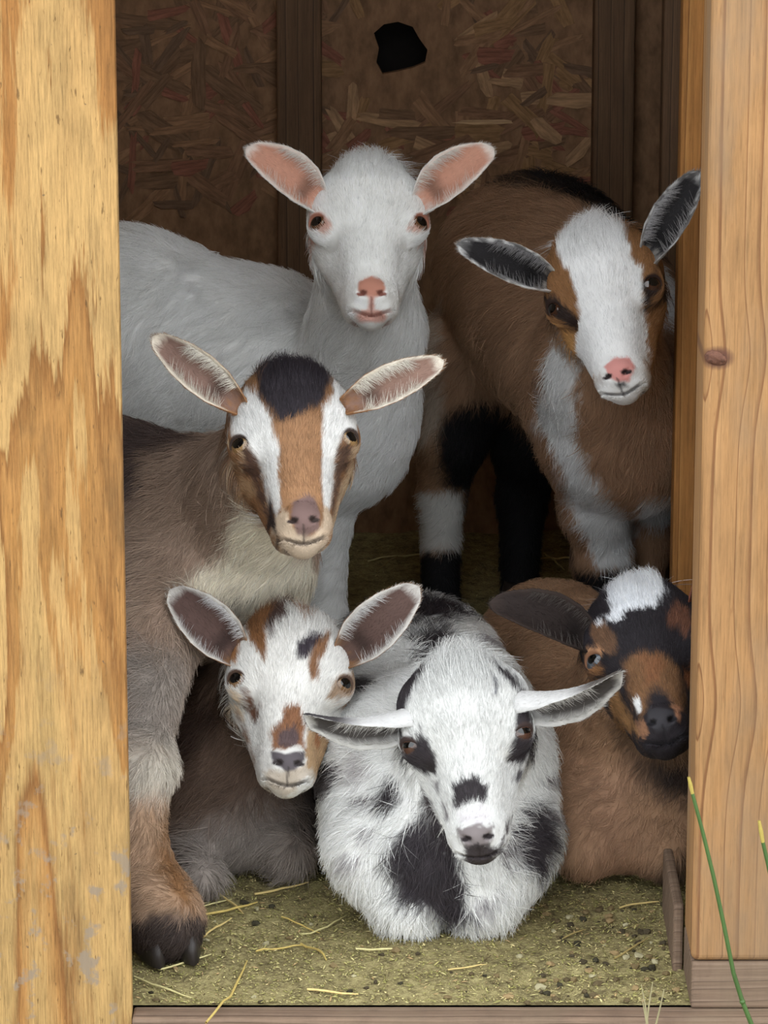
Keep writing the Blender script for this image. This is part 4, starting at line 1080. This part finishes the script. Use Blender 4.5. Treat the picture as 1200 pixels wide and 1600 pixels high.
near = [((300, 1414), (362, 1398)), ((298, 1428), (402, 1402)), ((318, 1458), (362, 1430)), ((398, 1388), (482, 1374)), ((470, 1466), (510, 1502)), ((400, 1482), (472, 1468)),
        ((556, 1478), (622, 1481)), ((470, 1452), (542, 1414)), ((210, 1520), (302, 1547)), ((322, 1596), (386, 1500)), ((968, 1411), (1030, 1402)), ((960, 1492), (1012, 1464)),
        ((440, 1425), (500, 1445)), ((250, 1508), (330, 1488)), ((700, 1510), (760, 1500)), ((480, 1540), (560, 1552)), ((340, 1392), (380, 1420)), ((880, 1452), (915, 1440))]
far = [((575, 872), (700, 858)), ((590, 884), (642, 848)), ((720, 792), (765, 822)), ((838, 866), (905, 868)), ((850, 858), (882, 884)), ((600, 850), (660, 838)), ((985, 905), (1040, 890)), ((560, 800), (600, 790))]
near_l = ['short straw just behind the hoof of the tan goat', 'long straw slanting away from the hoof of the tan goat', 'straw pointing from the tip of the dark hoof', 'long straw along the belly of the patch-faced goat',
          'straw slanting down left of the spotted goat chest', 'straw halfway between the dark hoof and the spotted goat', 'straw lying under the chest of the spotted goat', 'straw leaning up to the fluffy left flank of the spotted goat',
          'yellow straw at the foot of the plywood sheet', 'straw pointing out across the timber sill', 'straw under the chest of the dark-faced goat', 'straw slanting between the spotted goat and the low grey board',
          'straw among the three lying near the patch-faced goat belly', 'straw in front of the dark hoof', 'straw lying before the folded knees of the spotted goat', 'straw near the middle of the timber sill', 'straw half under the patch-faced goat', 'short straw beside the right flank of the spotted goat']
far_l = ['dim long straw on the floor behind the spotted goat', 'dim straw crossing a longer one behind the spotted goat', 'dim straw beside the black hind foot at the back', 'dim level straw behind the back of the dark-faced goat',
         'dim slanting straw behind the back of the dark-faced goat', 'dim short straw near the white goat front leg', 'dim straw beside the black front foot', 'dim straw under the white goat']
for lst, labs, grp in ((near, near_l, 'loose straws at the doorway'), (far, far_l, 'straws at the back of the shed')):
    for (a, b), lab in zip(lst, labs):
        A, B = on_floor(*a, .004), on_floor(*b, .004)
        if A[1] > 1.55 or B[1] > 1.55: continue
        pts = []
        bow = random.uniform(-.06, .06); ln_ = np.linalg.norm(B - A); sdv = np.array([-(B - A)[1], (B - A)[0], 0])
        for t_ in np.linspace(0, 1, 7):
            q = A + (B - A) * t_ + sdv * bow * 4 * t_ * (1 - t_)
            q[2] = float(floor_z(q[0], q[1])[0]) + .0028 + .003 * t_ * (1 - t_); pts.append(q)
        w_ = random.uniform(.0008, .0014)
        tag(tube('straw', pts, [w_] * 5 + [w_ * .8, w_ * .5], random.choice(M_straw)), lab, 'straw', grp)
# grass growing in front of the shed
M_green = mat_plain('grass_stem', (66, 94, 46), .5, .4, .3, (80, 80, 20)); M_tip = mat_plain('cut_grass_tip', (168, 150, 76), .6, .3, .2, (300, 300, 300)); M_dry = mat_plain('dry_grass', (150, 142, 108), .7, .3, .3, (200, 200, 40))
def grass(pxs, Y, r, label, tip_at=1):
    pts = [at(a, b, Y) for a, b in pxs]
    last = pts[-1] + (pts[-1] - pts[-2]) * 3.0
    while last[2] > -.124: last = last + (pts[-1] - pts[-2])
    kf = (-.125 - pts[-1][2]) / (last[2] - pts[-1][2]); pts.append(pts[-1] + (last - pts[-1]) * kf)
    root = bpy.data.objects.new('grass_stem', None); C.objects.link(root); tag(root, label, 'grass')
    tube('stem', pts[tip_at:], [r * (.8 + .4 * i / len(pts)) for i in range(len(pts) - tip_at)], M_green, root, 8)
    tube('cut_tip', [pts[0], (pts[0] + pts[tip_at]) / 2, pts[tip_at]], [r * .6, r * .95, r * .8], M_tip, root, 8)
    for q in pts[-3:-2]:
        bm = bmesh.new(); bmesh.ops.create_icosphere(bm, subdivisions=2, radius=r * 1.35, matrix=Matrix.Translation(q)); from_bm('stem_node', bm, M_green, root, True)
grass([(1076, 1214), (1082, 1240), (1098, 1300), (1115, 1370), (1130, 1440), (1146, 1520), (1160, 1565), (1174, 1600)], -.13, .0021, 'tall green grass stem with a cut tip before the upright post')
grass([(1186, 1282), (1192, 1316), (1200, 1350), (1212, 1410), (1226, 1500), (1236, 1580)], -.13, .0022, 'green grass stem with a yellow cut tip at the picture edge')
root = bpy.data.objects.new('dry_grass_tuft', None); C.objects.link(root); tag(root, 'small tuft of dry pale grass blades before the timber sill', 'grass')
for pts in ([(1002, 1538), (1008, 1570), (1012, 1602)], [(1020, 1534), (1014, 1570), (1010, 1602)], [(1003, 1560), (1008, 1585), (1011, 1602)], [(1038, 1545), (1030, 1580), (1024, 1604)]):
    q = [at(a, b, -.09) for a, b in pts]; q.append(np.array([q[-1][0], q[-1][1], -.125]))
    tube('blade', q, [.0004, .0009, .0011, .0011], M_dry, root)

# every root stands at the foot of its own thing
for o in [o for o in C.objects if o.type == 'EMPTY' and o.parent is None]:
    mesh = [c for c in o.children if c.type == 'MESH']
    lo = np.min([np.array(c.bound_box).min(0) for c in mesh], 0); hi = np.max([np.array(c.bound_box).max(0) for c in mesh], 0)
    base = Vector(((lo[0] + hi[0]) / 2, (lo[1] + hi[1]) / 2, float(lo[2])))
    o.location = base
    for c in o.children: c.location = c.location - base
